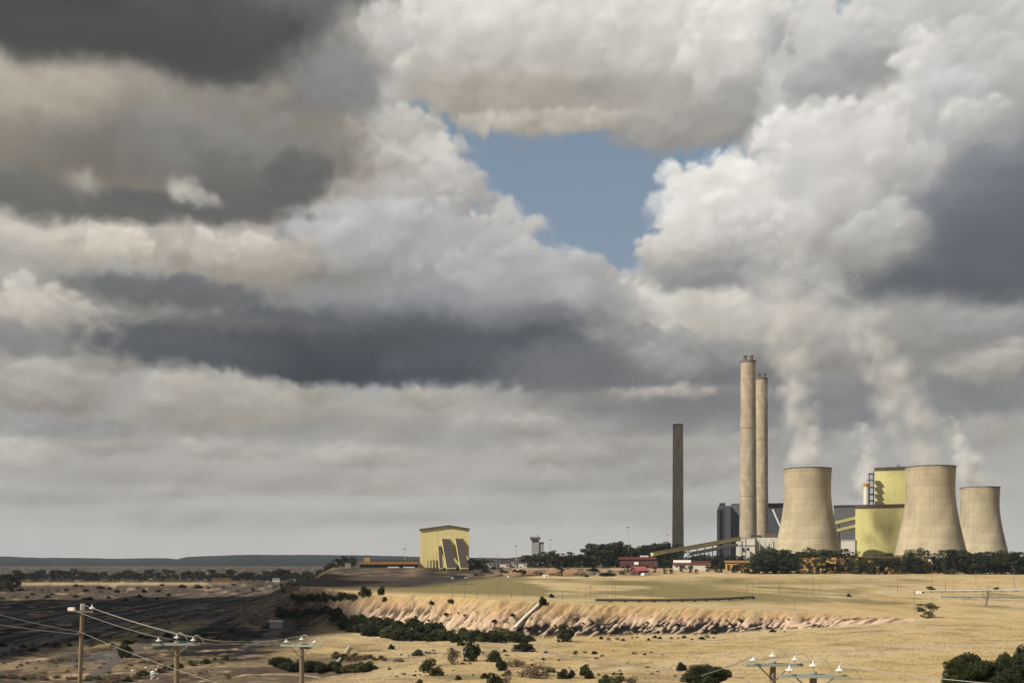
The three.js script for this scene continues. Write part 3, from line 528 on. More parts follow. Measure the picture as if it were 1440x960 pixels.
// ---------------------------------------------------------------- chimneys
function chimney(px, pyTop, depth, r0, r1, material, flues, label) {
  const g = site('chimney', px, depth, 1, 0), h = EYE + (HORIZON - pyTop) / FOCAL * depth - g.position.y;
  const geo = new THREE.LatheGeometry([[r0 * 1.12, 0], [r0 * 1.02, h * 0.04], [r0, h * 0.1], [lerp(r0, r1, 0.6), h * 0.5], [r1, h], [r1 - 1, h], [r1 - 1, h - 3]].map(([r, y]) => new THREE.Vector2(r, y)), 64);
  const uv = geo.attributes.uv, ps = geo.attributes.position; for (let i = 0; i < uv.count; i++) uv.setXY(i, uv.getX(i), ps.getY(i) / 130);
  part('shaft', geo, material, g);
  part('cap', new THREE.CylinderGeometry(r1 * 1.05, r1 * 1.05, 2.2, 48), M.rim, g, [0, h + 0.9, 0]);
  for (let i = 0; i < flues; i++) { const f = part('flue', new THREE.CylinderGeometry(2.1, 2.1, 6.5, 20), M.stackDark, g, [(i - (flues - 1) / 2) * r1 * 0.86, h + 5, 0]); part('flue_lip', new THREE.CylinderGeometry(2.7, 2.5, 1.4, 20), M.rim, f, [0, 3.3, 0]); }
  const ring = new THREE.CylinderGeometry(1, 1, 0.5, 40); for (const t of [0.35, 0.68]) { const m = part('walkway', ring, M.stack, g, [0, h * t, 0]), r = lerp(r0, r1, t) + 0.4; m.scale.set(r, 1, r); }
  return tag(g, label, 'chimney', 'tall chimneys');
}
chimney(1052.4, 510, 1240, 11.2, 9.4, M.stack, 2, 'tallest concrete chimney with two short flues on its top');
chimney(1071.3, 534, 1370, 9.4, 8.5, M.stack, 2, 'concrete chimney half hidden behind the tallest one, a little shorter');
chimney(953.6, 598, 2000, 12, 10.6, M.stack, 0, 'dark lone chimney standing in cloud shadow left of the others');

// ---------------------------------------------------------------- the yellow boiler house and what stands round it
{
  const g = site('boiler_house', 1240, 1200);
  block('lower_hall', g, 1203, 1282, 714, null, 1200, 60, yellow);
  block('lower_parapet', g, 1202, 1283, 709, 714, 1200, 61, M.trim, -0.6);
  block('upper_hall', g, 1230.5, 1282, 661, 714, 1224, 40, yellow);
  block('upper_parapet', g, 1230, 1283, 656.5, 661, 1224, 41, M.trim, -0.6);
  block('roof_vent', g, 1262, 1266, 653, 657, 1232, 4, M.grey);
  block('roof_vent', g, 1248, 1251, 654.5, 657, 1236, 4, M.grey);
  for (const x of [1208, 1222, 1246]) { const d = block('door', g, x, x + 5, 792, null, 1199.6, 0.5, M.trim); part('door_frame', box(5.4, 0.5, 0.7), M.grey, d, [0, 3, 0]); }
  tag(g, 'tall yellow boiler house in two steps with dark brown roof edges', 'building');
  const f = site('service_tower', 1226, 1222);
  block('frame', f, 1222.5, 1224, 666, null, 1222, 1.5, M.steel); block('frame', f, 1228, 1229.5, 666, null, 1222, 1.5, M.steel);
  for (const y of [665, 674, 684, 694, 703]) block('platform', f, 1221, 1230, y, y + 1.8, 1221, 6, M.steel);
  tag(f, 'dark steel service tower against the left side of the upper yellow hall', 'tower');
  const s = site('pale_vessel', 1218.5, 1216, 0.5, 0), k = 1216 / FOCAL, top = EYE + (HORIZON - 684) * k - s.position.y;
  part('vessel', new THREE.CylinderGeometry(3.2, 3.2, top, 28), M.pale, s, [0, top / 2, 0]); part('head', new THREE.CylinderGeometry(3.9, 3.6, 3.5, 28), M.ochre, s, [0, top + 1.8, 0]);
  tag(s, 'pale round vessel with an ochre head left of the upper yellow hall', 'vessel');
}
{   // grey hall between the tower and the yellow house, and its two conveyors
  const g = site('grey_hall', 1190, 1390);
  block('hall', g, 1173, 1212, 713, null, 1390, 40, iron); block('parapet', g, 1172.5, 1212.5, 710, 713, 1390, 41, M.black, -0.5);
  tag(g, 'grey metal hall between the left cooling tower and the yellow boiler house', 'building');
  for (const [y0, y1, l] of [[737, 728, 'upper'], [748, 739, 'lower']]) {
    const a = at(1168, y0, 1215), b = at(1204, y1, 1215), c = base('conveyor_bridge', onGround((a.x + b.x) / 2, -1215, 0.3)), A = c.worldToLocal(a.clone()), B = c.worldToLocal(b.clone());
    part('gallery', slab(A.toArray(), B.toArray(), 4, 3.6), cream, c); part('belt_deck', slab([A.x, A.y - 2.4, A.z], [B.x, B.y - 2.4, B.z], 5, 1), M.black, c);
    part('trestle', bar([A.x * 0.3, 0, A.z], [A.x * 0.3, lerp(A.y, B.y, 0.35) - 2, A.z], 0.6), M.steel, c);
    tag(c, `${l} of the two yellow conveyor bridges running into the left side of the boiler house`, 'conveyor');
  }
  const low = site('low_block', 1188, 1214); block('wall', low, 1174, 1203, 760, null, 1214, 14, whitewall); block('roof', low, 1173.5, 1203.5, 758.5, 760, 1214, 15, M.grey, -0.4);
  tag(low, 'low white block under the conveyor bridges beside the boiler house', 'building');
}
{   // the dark station farther back
  const g = site('dark_station', 1058, 1640);
  block('hall', g, 1010, 1028, 711, null, 1640, 50, slate); block('roof_house', g, 1012, 1020, 707, 711, 1645, 16, M.black); block('stair_tower', g, 1008.5, 1012.5, 716, null, 1638, 10, M.black);
  block('hall', g, 1028.4, 1044, 709, null, 1650, 50, iron); block('hall', g, 1044.4, 1110, 708.5, null, 1652, 60, slate);
  block('parapet', g, 1028, 1110.4, 707.5, 708.8, 1650, 62, M.black, -0.5);
  for (let i = 0; i < 5; i++) block('rib', g, 1012 + i * 3.3, 1012.7 + i * 3.3, 714, 757, 1639.4, 0.5, M.black);
  tag(g, 'long dark metal power station hall behind the two tall chimneys', 'building');
  const p = site('slanting_duct', 1093, 1330, 0.3, 0), a = p.worldToLocal(at(1087, 716, 1330)), b = p.worldToLocal(at(1098, 741, 1330));
  part('duct', bar(b.toArray(), a.toArray(), 1.2, 1.2, 14), M.white, p); part('stand', bar([b.x, 0, b.z], [b.x, b.y, b.z], 0.7), M.steel, p);
  tag(p, 'white slanting duct in front of the dark hall, left of the nearest tower', 'duct');
}
{   // white block at the foot of the chimneys
  const g = site('white_block', 1066, 1200);
  block('wall', g, 1035, 1062, 757, null, 1200, 16, whitewall); block('wall', g, 1062.4, 1098, 756, null, 1203, 14, whitewall);
  block('roof', g, 1034.6, 1062.2, 755.8, 757, 1200, 17, M.grey, -0.4); block('tank', g, 1064, 1072, 752, 756, 1206, 6, M.trim); block('tank', g, 1078, 1092, 750, 756, 1208, 8, M.trim); block('tank', g, 1056, 1060, 752, 755.8, 1204, 5, M.black);
  for (const x of [1041, 1048, 1055, 1068, 1076, 1085]) block('pilaster', g, x, x + 1, 757.4, null, 1199.4, 0.5, M.grey);
  block('band', g, 1035, 1062, 766, 767, 1199.2, 0.4, M.grey);
  for (const [x, y] of [[1043.4, 770], [1050.4, 770], [1071, 768], [1079, 768]]) block('window', g, x, x + 3.6, y, y + 4, 1199, 0.5, M.glass);
  tag(g, 'pale flat roofed block at the foot of the tall chimneys', 'building');
}
function conveyor(name, p0, p1, w, h, side, label, n) {   // a long inclined gallery on trestles
  const mid = p0.clone().lerp(p1, 0.5), g = base(name, onGround(mid.x, mid.z, 0.3)), a = g.worldToLocal(p0.clone()), b = g.worldToLocal(p1.clone());
  part('gallery', slab(a.toArray(), b.toArray(), w, h), side, g); part('roof', slab([a.x, a.y + h / 2 + 0.3, a.z], [b.x, b.y + h / 2 + 0.3, b.z], w + 0.8, 0.5), M.trim, g); part('underside', slab([a.x, a.y - h / 2 - 0.4, a.z], [b.x, b.y - h / 2 - 0.4, b.z], w * 0.8, 0.7), M.black, g);
  for (let i = 0; i < n; i++) { const q = p0.clone().lerp(p1, (i + 0.5) / n), y = height(q.x, q.z), f = g.worldToLocal(new THREE.Vector3(q.x, y - 0.3, q.z)), t = g.worldToLocal(q.clone()); if (t.y - h / 2 - 0.7 > f.y + 0.5) part('trestle', bar([f.x, f.y, f.z], [t.x, t.y - h / 2 - 0.6, t.z], 0.55), M.steel, g); }
  return tag(g, label, 'conveyor');
}
conveyor('coal_conveyor', at(917, 779.5, 1120), at(1040, 757.5, 1188), 5, 3.6, cream, 'long yellow coal conveyor climbing right towards the foot of the chimneys', 11);
conveyor('coal_conveyor', at(968, 779, 1130), at(1036, 766, 1180), 4, 2.2, M.grey, 'short grey conveyor under the long yellow one, left of the white block', 6);

// ---------------------------------------------------------------- the gabled coal bunker and its three galleries
{
  const D = 1150, k = D / FOCAL, g = site('coal_bunker', 625, D), y = (py) => EYE + (HORIZON - py) * k - g.position.y, w = 69 * k, s = new THREE.Shape();
  s.moveTo(-w / 2, 0); s.lineTo(w / 2, 0); s.lineTo(w / 2, y(744)); s.lineTo(w * 0.09, y(739.3)); s.lineTo(-w / 2, y(745)); s.closePath();
  const geo = new THREE.ExtrudeGeometry(s, { depth: 70, bevelEnabled: false }); { const uv = geo.attributes.uv; for (let i = 0; i < uv.count; i++) uv.setXY(i, uv.getX(i) / 16, uv.getY(i) / 16); }
  part('wall', geo, cladding([0.78, 0.67, 0.33]), g, [0, 0, -70]);
  part('roof', slab([-w / 2 - 1, y(744.6), -34.5], [w * 0.09, y(738.9), -34.5], 72, 1.3), M.trim, g); part('roof', slab([w * 0.09, y(738.9), -34.5], [w / 2 + 1, y(743.6), -34.5], 72, 1.3), M.trim, g);
  block('rail', g, 591, 617, 790.2, 792, D - 0.8, 1.5, M.trim); for (let i = 0; i < 6; i++) block('stanchion', g, 593 + i * 4, 593.7 + i * 4, 787, null, D - 1.6, 0.8, M.steel);
  tag(g, 'yellow gabled coal bunker with dark sloping galleries on its front', 'building');
  for (const [x0, y0, x1, w0, l] of [[618.2, 768.5, 620.5, 4.2, 'narrow dark gallery, leftmost and lowest of three on the yellow bunker'], [627, 758.5, 634.5, 10.6, 'wide dark sloping gallery in the middle of the yellow bunker front'], [645.5, 758.5, 653, 9.4, 'dark sloping gallery at the right edge of the yellow bunker front']]) {
    const a = at(x0, y0 + 1.5, D + 1), b = at(x1, 801, D - 58), c = base('inclined_gallery', onGround(b.x, b.z, 0.4)), A = c.worldToLocal(a.clone()), B = c.worldToLocal(b.clone());
    part('body', slab(A.toArray(), B.toArray(), w0, 3.4), cream, c); part('roof', slab([A.x, A.y + 2.1, A.z], [B.x, B.y + 2.1, B.z], w0 - 0.5, 0.8), rustSheet, c);
    for (let i = 1; i < 12; i++) { const q = A.clone().lerp(B, i / 12); part('roof_rib', box(w0 - 0.3, 0.5, 0.6), M.rust, c, [q.x, q.y + 2.7, q.z], [0, Math.atan2(B.x - A.x, B.z - A.z), 0]); }
    tag(c, l, 'conveyor', 'galleries on the coal bunker');
  }
  const t = site('transfer_house', 547, 1130);
  block('wall', t, 506, 588, 793.5, null, 1130, 12, M.black); block('roof', t, 504, 589, 789.3, 793.5, 1129, 15, M.ochreDark); block('roof_house', t, 512, 520, 784, 789.3, 1133, 7, M.ochre); block('ridge', t, 520, 588, 787.6, 789.3, 1134, 5, rustSheet);
  for (const x of [523, 545, 567]) block('panel', t, x, x + 16, 796.6, 800, 1129.2, 0.5, M.pale);
  tag(t, 'long low ochre roofed shed with three pale panels, left of the bunker', 'building');
  const q = site('grey_shed', 489, 1120); block('wall', q, 485, 493, 791, null, 1120, 8, M.grey); block('roof', q, 484.5, 493.5, 790, 791, 1120, 9, M.steel, -0.4); tag(q, 'small grey shed at the left end of the long low shed', 'building');
}

// ---------------------------------------------------------------- buildings between the bunker and the chimneys
{
  const g = site('control_tower', 753, 1330);
  block('shaft', g, 747.5, 758, 758, null, 1330, 9, M.grey); block('cabin', g, 745.5, 760, 755.4, 758.6, 1328, 13, M.steel); block('cabin_roof', g, 745, 760.5, 754.4, 755.4, 1328, 14, M.grey); block('annexe', g, 758, 765, 762, null, 1331, 8, M.grey); block('mast', g, 755.5, 756.2, 751, 754.4, 1332, 0.6, M.steel);
  tag(g, 'grey tower with a wider cabin on top, right of the bunker', 'tower');
  const red = site('red_building', 902, 1130);
  block('wall', red, 872, 925, 786.5, null, 1130, 14, M.brick); block('roof', red, 870, 926, 783, 786.5, 1129, 17, M.red); block('roof', red, 900, 912, 781, 783, 1133, 6, M.pale); block('window', red, 892, 898, 790, 794, 1129.4, 0.5, M.white); block('window', red, 905, 920, 789, 791.5, 1129.4, 0.5, M.glass);
  tag(red, 'long low red brick building in front of the dark trees', 'building');
  const D = 1015, k = D / FOCAL, shed = site('red_roofed_shed', 899, D, 0.3, -0.75), wall = new THREE.Shape();
  wall.moveTo(-5.5, 0); wall.lineTo(5.5, 0); wall.lineTo(5.5, 5.2); wall.lineTo(0, 9); wall.lineTo(-5.5, 5.2); wall.closePath();
  part('wall', new THREE.ExtrudeGeometry(wall, { depth: 19, bevelEnabled: false }), M.red, shed, [0, 0, -9.5]);
  for (const s of [-1, 1]) part('roof', slab([0, 9.3, 0], [s * 6.6, 4.8, 0], 21, 0.35), M.redRoof, shed);
  part('lean_to', box(5, 2.6, 9), M.white, shed, [8.3, 1.3, 2]); part('door', box(4, 4, 0.3), M.black, shed, [0, 2, 9.6]);
  tag(shed, 'small shed with a bright red pitched roof at the edge of the field', 'shed');
  const w = site('white_roofed_building', 972, 1085); block('wall', w, 946, 999, 793.5, null, 1085, 10, whitewall); block('eave', w, 945.5, 999.5, 791, 793.5, 1084, 12, M.red); block('roof', w, 947, 972, 787.4, 791, 1086, 8, M.white); block('roof', w, 972.4, 998, 788.4, 791, 1086, 8, M.brick); for (let i = 0; i < 5; i++) block('window', w, 950 + i * 10, 954 + i * 10, 795, 797.5, 1084.6, 0.5, M.glass);
  tag(w, 'low white walled building with a partly white roof and red eave', 'building');
  const o = site('ochre_building', 1045, 1075); block('wall', o, 1020, 1068, 791, null, 1075, 10, M.ochre); block('roof', o, 1019, 1069, 788, 791, 1074, 12, M.ochreDark); for (let i = 0; i < 6; i++) block('bay', o, 1023 + i * 7.5, 1027 + i * 7.5, 794, null, 1074.5, 0.5, M.black);
  tag(o, 'low ochre building with dark bays behind the trees below the chimneys', 'building');
  const long = site('orange_wall_building', 1205, 1062);
  for (const [x0, x1, m] of [[1124, 1176, 0], [1176.4, 1207, 1], [1207.4, 1267, 0], [1267.4, 1306, 1]]) block(m ? 'shade_toned_wall' : 'wall', long, x0, x1, 784, null, 1062, 10, m ? M.ochreDark : M.ochre, m ? 1.5 : 0);  // set-back sections repeat the ochre darker: shade put into their colour
  block('roof', long, 1123, 1307, 782.4, 784, 1061.5, 12, M.trim); for (let i = 0; i < 9; i++) block('window', long, 1129 + i * 15.4, 1133 + i * 15.4, 788, 791, 1061.6, 0.5, M.ochreDark);
  tag(long, 'long low orange building behind the front row of trees below the towers', 'building');
  const shel = site('tall_canopy', 645.5, 760, 0.2); block('roof', shel, 634, 657, 809, 813, 760, 9, M.black); block('fascia', shel, 634, 638, 811, 814.5, 759.4, 0.4, M.grey); block('fascia', shel, 653, 657, 811, 813.5, 759.4, 0.4, M.grey);
  for (const x of [635.5, 654.5]) for (const d of [760.5, 768]) block('post', shel, x, x + 0.9, 813, null, d, 0.5, M.steel);
  tag(shel, 'dark canopy on tall thin posts in the field before the bunker', 'shelter');
  // the yard of small plant between bunker and grey tower
  const R = rng(21);
  for (const [x0, x1, y, d, m, l] of [[681, 692, 789, 1160, M.grey, 'grey screening plant house nearest the bunker'], [694, 701, 785, 1175, M.galv, 'tall narrow grey silo in the plant yard'], [703, 716, 791, 1160, M.pale, 'pale shed in the middle of the plant yard'], [719, 727, 788, 1170, M.grey, 'square grey plant house in the plant yard'], [729, 741, 790.5, 1160, M.pale, 'pale ochre roofed shed at the right end of the plant yard']]) {
    const b = site('plant_shed', (x0 + x1) / 2, d); block('wall', b, x0, x1, y + 1.4, null, d, 8, m); block('roof', b, x0 - 0.5, x1 + 0.5, y, y + 1.4, d, 9, R() < 0.5 ? M.steel : M.ochreDark, -0.4); block('door', b, x0 + 2, x0 + 4.5, 797, null, d - 0.4, 0.5, M.black); block('window', b, x1 - 4, x1 - 1.5, y + 3, y + 5, d - 0.4, 0.5, M.glass);
    tag(b, l, 'shed', 'sheds in the plant yard');
  }
  for (const [x, y, l] of [[698, 776, 'thin lattice mast above the grey silo'], [703, 780, 'shorter thin mast beside the lattice mast']]) { const b = site('plant_mast', x, 1150, 0.3, 0), h = EYE + (HORIZON - y) / FOCAL * 1150 - b.position.y; part('pole', bar([0, 0, 0], [0, h, 0], 0.3, 0.15), M.galv, b); part('arm', box(2.6, 0.25, 0.25), M.galv, b, [0, h * 0.8, 0]); part('arm', box(2, 0.25, 0.25), M.galv, b, [0, h * 0.6, 0]); tag(b, l, 'mast'); }
  for (const [x, w, h, d, m, l] of [[767, 8, 5, 1000, M.white, 'small white hut below the tan earth mounds'], [716, 6, 4, 1010, M.white, 'small white hut left of the dark bush on the field edge'], [842, 8, 5, 1010, M.grey, 'grey hut left of the red roofed shed'], [812, 18, 6, 1060, M.grey, 'grey low shed among the trees left of the red buildings']]) {
    const b = site('field_hut', x, d), k2 = d / FOCAL; part('wall', box(w * k2, h * k2, 4), m, b, [0, h * k2 / 2, 0]); part('roof', box(w * k2 + 0.8, 0.4, 5), M.grey, b, [0, h * k2 + 0.2, 0]); part('door', box(1.1, 2.1, 0.2), M.black, b, [w * k2 * 0.2, 1.1, 2.1]); tag(b, l, 'hut');
  }
}
{   // far out on the plain
  const a = site('far_ochre_building', 311, 1765); block('wall', a, 298, 324, 814.5, null, 1765, 14, M.ochre); block('roof', a, 297.5, 324.5, 813.3, 814.5, 1765, 15, M.ochreDark, -0.4); tag(a, 'small ochre building far out on the plain at left', 'building');
  const b = site('far_white_shed', 388, 1740); block('wall', b, 383, 393, 814, null, 1740, 10, M.white); block('roof', b, 382.5, 393.5, 812.6, 814, 1740, 11, M.galv, -0.4); tag(b, 'small white shed far out on the plain, left of the bunker', 'shed');
  const c = site('far_white_shed', 411, 1720); block('wall', c, 407, 415, 815.5, null, 1720, 8, M.white); block('roof', c, 406.5, 415.5, 814.5, 815.5, 1720, 9, M.galv, -0.4); tag(c, 'tiny white shed beside the larger white shed on the plain', 'shed');
  const e = site('mine_hut', 386, 560); block('wall', e, 379, 397, 874.5, null, 560, 5, M.grey); block('roof', e, 378, 398, 873, 874.5, 560, 6, M.pale, -0.3); tag(e, 'grey hut with a pale roof at the foot of the mine bank', 'hut');
  // belts along the floor of the mine
  for (const [x0, d0, x1, d1, l] of [[-196, 440, -268, 1080, 'long dark belt conveyor on the mine floor nearest the bank'], [-243, 470, -330, 1250, 'long dark belt conveyor farther out on the mine floor']]) {
    const g = base('mine_conveyor', onGround((x0 + x1) / 2, -(d0 + d1) / 2)), n = 16; let last = null;
    for (let i = 0; i <= n; i++) { const t = i / n, p = onGround(lerp(x0, x1, t), -lerp(d0, d1, t)); p.y += 2; const q = g.worldToLocal(p); if (last) { part('belt', slab(last.toArray(), q.toArray(), 2.2, 0.8), M.black, g); part('stand', box(1.6, 2.2, 0.5), M.steel, g, [q.x, q.y - 1.2, q.z]); } last = q; }
    tag(g, l, 'conveyor', 'mine conveyors');
  }
}

// ---------------------------------------------------------------- masts, field poles, pipes
function mast(px, pyTop, depth, label, lamp = true) {
  const g = site('light_mast', px, depth, 0.3, 0), h = EYE + (HORIZON - pyTop) / FOCAL * depth - g.position.y;
  part('pole', bar([0, 0, 0], [0, h, 0], 0.34, 0.2, 8), M.galv, g); if (lamp) { part('crossbar', box(3.4, 0.3, 0.3), M.steel, g, [0, h, 0]); for (const x of [-1.3, 0, 1.3]) part('lamp_head', box(0.9, 0.9, 0.7), M.steel, g, [x, h + 0.5, 0.1]); }
  return tag(g, label, 'mast');
}
mast(569, 772.5, 1180, 'light mast standing alone left of the yellow bunker'); mast(726, 768, 1300, 'light mast left of the grey tower'); mast(774, 759, 1310, 'light mast just right of the grey tower'); mast(884, 742, 1230, 'tallest thin mast above the trees left of the lone chimney'); mast(939, 752, 1400, 'short mast just left of the lone dark chimney');
const ORD = ['first', 'second', 'third', 'fourth', 'fifth', 'sixth', 'seventh', 'eighth', 'ninth', 'tenth', 'eleventh', 'twelfth'];
const fieldPoles = [[861, 812, 846], [865, 817, 845], [830, 823, 844], [823, 826, 843], [853, 824, 844], [915, 828, 847], [974, 825, 849], [1050.5, 813, 836], [1059, 816, 837], [1069, 817, 837], [1096.5, 818, 838], [1118, 827, 858], [1134, 813, 836], [1143.5, 812, 837], [1152.5, 814, 837], [636, 830, 842], [653, 828, 842], [671, 829, 841], [688, 832, 841], [699, 830, 841], [707, 832, 841], [719, 827, 841], [738, 826, 841], [764, 828, 842], [791, 831, 843], [812, 829, 843], [1252, 810, 832], [1262.5, 810, 832], [1286.5, 829, 862], [1311, 797, 828], [1341.5, 812, 832], [1373, 802, 823], [1427, 804, 829], [1330, 815, 834]];
fieldPoles.sort((a, b) => a[0] - b[0]);
const countOf = {};
fieldPoles.forEach(([x, y0, y1], i) => {
  const p = seen(x, y1, 400), g = base('field_pole', p.setY(p.y - 0.2)), h = (y1 - y0) / FOCAL * -p.z + 0.2, r = i % 3 ? 0.13 : 0.19;
  part('pole', bar([0, 0, 0], [0, h, 0], r, r * 0.7), M.wood, g); if (i % 4 === 0) part('crossarm', box(1.8, 0.16, 0.14), M.wood, g, [0, h - 0.6, 0]);
  const where = x < 820 ? 'in the row on the field below the yellow bunker' : x < 1000 ? 'on the field above the coal seam' : x < 1200 ? 'on the field below the left cooling tower' : 'on the field at the right below the tree belt';
  countOf[where] = (countOf[where] ?? -1) + 1;
  tag(g, `${ORD[countOf[where]]} thin pole from the left ${where}`, 'pole', `poles ${where}`);
});
function pipe(name, pts, r, material, label, every = 5) {
  const P = pts.map(([x, y]) => { const p = seen(x, y, 300); p.y += r + 0.5; return p; }), g = base(name, P[0].clone().setY(P[0].y - r - 0.5)), L = P.map((p) => g.worldToLocal(p.clone()));
  part('pipe', new THREE.TubeGeometry(new THREE.CatmullRomCurve3(L), 60, r, 10), material, g);
  const c = new THREE.CatmullRomCurve3(L); for (let i = 0; i <= every; i++) { const q = c.getPoint(i / every); part('support', box(r * 2.4, r + 0.9, 0.6), M.grey, g, [q.x, q.y - r, q.z]); }
  return tag(g, label, 'pipe');
}
pipe('water_pipe', [[1296, 833.5], [1340, 833], [1390, 832.5], [1450, 831.5]], 0.55, M.pale, 'pale pipeline across the dry field at the far right', 9);
pipe('water_pipe', [[1325, 841], [1370, 841], [1420, 841.5], [1460, 841.5]], 0.5, M.galv, 'lower grey pipeline just in front of the pale one', 7);
pipe('water_pipe', [[838, 846.5], [900, 847], [960, 846.5], [1010, 845], [1060, 842]], 0.75, M.steel, 'dark pipeline lying along the brow of the old cutting', 12);
pipe('drain_pipe', [[763, 849], [748, 862], [735, 874], [724, 887]], 0.7, M.pale, 'pale drain pipe running down the face of the old cutting', 4);
{ const p = seen(1293, 834.5, 300), g = base('pump_block', p); part('housing', box(3.4, 1.8, 2), M.white, g, [0, 0.8, 0]); part('motor', new THREE.CylinderGeometry(0.6, 0.6, 1.8, 12), M.steel, g, [2.6, 0.8, 0], [0, 0, Math.PI / 2]); tag(g, 'small white pump block at the end of the pale pipeline', 'pump'); }
pipe('drain_pipe', [[491, 911], [482, 924], [474, 934], [467, 940]], 0.34, M.pale, 'pale drain pipe in the scrubby hollow right of a power pole', 3);

// ---------------------------------------------------------------- trees and shrubs: leaf-sized faces gathered in clumps round real limbs
function foliage(seed, clumps, leaves, leaf, tone) {   // clumps: [x, y, z, rx, ry, rz] -> one geometry of small leaf faces
  const R = rng(seed), pos = [], nor = [], col = [], total = clumps.reduce((s, c) => s + (c[3] * c[4] * c[5]) ** 0.6667, 0), v = new THREE.Vector3();
  for (const c of clumps) {
    const n = Math.round(leaves * (c[3] * c[4] * c[5]) ** 0.6667 / total), shade = 0.6 + 0.85 * R();
    for (let i = 0; i < n; i++) {
      v.set(R() * 2 - 1, R() * 2 - 1, R() * 2 - 1).normalize(); const r = 0.45 + 0.6 * Math.sqrt(R()), p = [c[0] + v.x * r * c[3], c[1] + v.y * r * c[4], c[2] + v.z * r * c[5]], s = leaf * (0.6 + 0.8 * R());
      const a = new THREE.Vector3(R() - 0.5, R() - 0.5, R() - 0.5).normalize(), b = new THREE.Vector3(R() - 0.5, R() - 0.8, R() - 0.5).cross(a).normalize(), t = shade * (0.7 + 0.6 * R());
      for (const [k, l] of [[-0.5, -0.3], [0.5, -0.3], [0, 0.75]]) { pos.push(p[0] + s * (a.x * k + b.x * l), p[1] + s * (a.y * k + b.y * l), p[2] + s * (a.z * k + b.z * l)); col.push(tone[0] * t, tone[1] * t, tone[2] * t); }
      a.cross(b); for (let k = 0; k < 3; k++) nor.push(a.x, a.y, a.z);
    }
  }
  const g = new THREE.BufferGeometry(); g.setAttribute('position', new THREE.Float32BufferAttribute(pos, 3)); g.setAttribute('normal', new THREE.Float32BufferAttribute(nor, 3)); g.setAttribute('color', new THREE.Float32BufferAttribute(col, 3)); return g;
}
const leafMat = new THREE.MeshPhysicalMaterial({ vertexColors: true, roughness: 0.9, specularIntensity: 0.3, side: THREE.DoubleSide }), bark = mat([0.14, 0.115, 0.09], 1);
function limbs(list) { return mergeGeometries(list.map(([a, b, r0, r1]) => bar(a, b, r0, r1, 7))); }
function gum(seed, leaves, leaf, tone, spread = 1) {   // a eucalypt 10 m high: bare forked trunk, open umbrella crown in clumps
  const R = rng(seed), wood = [], clumps = [], fork = 2.2 + 1.6 * R(); wood.push([[0, -0.3, 0], [0.2 * (R() - 0.5), fork, 0.2 * (R() - 0.5)], 0.3, 0.22]);
  const n = 4 + Math.floor(R() * 3);
  for (let i = 0; i < n; i++) {
    const a = i / n * 6.283 + R(), out = (1.2 + 2.2 * R()) * spread, y = 5.4 + 3 * R(), e = [Math.cos(a) * out, y, Math.sin(a) * out]; wood.push([[0, fork - 0.1, 0], e, 0.17, 0.06]);
    for (let k = 0; k < 6; k++) { const r = 0.55 + 0.75 * R(); clumps.push([e[0] + (R() - 0.5) * 3 * spread, e[1] + (R() - 0.4) * 2.6, e[2] + (R() - 0.5) * 3 * spread, r * 1.25, r * 0.75, r * 1.25]); }
    for (let k = 0; k < 2; k++) clumps.push([e[0] * (0.5 + 0.5 * R()), 1 + R() * 3.6, e[2] * (0.5 + 0.5 * R()), 1.2, 1, 1.2]);
  }
  clumps.push([0, 8.6, 0, 1.4, 1.1, 1.4]);
  return { crown: foliage(seed + 1, clumps, leaves, leaf, tone), trunk: limbs(wood) };
}
function bush(seed, leaves, leaf, tone, tall = 0, count = 22) {   // a shrub 1 m high and about 1.2 m wide, leafy to the ground
  const R = rng(seed), clumps = [], wood = [];
  for (let i = 0; i < count; i++) { const a = R() * 6.283, d = 0.5 * Math.sqrt(R()), y = 0.1 + (0.78 - 0.75 * d * (1 - tall)) * R(), r = (0.08 + 0.15 * R()) * (count > 30 ? 0.75 : 1); clumps.push([Math.cos(a) * d, y, Math.sin(a) * d, r * 1.2, r, r * 1.2]); if (i < 6) wood.push([[0, -0.05, 0], [Math.cos(a) * d, y, Math.sin(a) * d], 0.025, 0.01]); }
  clumps.push([0, 0.72, 0, 0.22, 0.22, 0.22]);
  return { crown: foliage(seed + 1, clumps, leaves, leaf, tone), trunk: limbs(wood) };
}
const DARK = [0.026, 0.031, 0.016], GREEN = [0.038, 0.046, 0.018], OLIVE = [0.075, 0.075, 0.03], DRY = [0.13, 0.09, 0.06];
const GUMS = [1, 2, 3, 4, 5, 6, 7].map((s) => gum(s * 13, 3000, 0.42, s % 3 ? DARK : GREEN, 0.85 + 0.08 * s)), FAR = [1, 2, 3].map((s) => gum(s * 31, 500, 0.95, DARK, 1.1));
const BUSHES = [1, 2, 3, 4].map((s) => bush(s * 17, 2600, 0.075, s % 2 ? DARK : GREEN, s === 3 ? 0.8 : 0)), OLIVES = [1, 2].map((s) => bush(s * 19, 2200, 0.07, OLIVE)), DRIES = [1, 2].map((s) => bush(s * 23, 1500, 0.055, DRY, 0.4)), BIG = [1, 2].map((s) => bush(s * 41, 26000, 0.03, s === 1 ? GREEN : DARK, 0.5, 60));
function plant(name, kind, p, sx, sy, turn, label, category, group) {
  const g = base(name, p, turn); g.scale.set(sx, sy, sx); part('trunk', kind.trunk, bark, g); part('crown', kind.crown, leafMat, g);
  return tag(g, label, category, group);
}
const RT = rng(404);
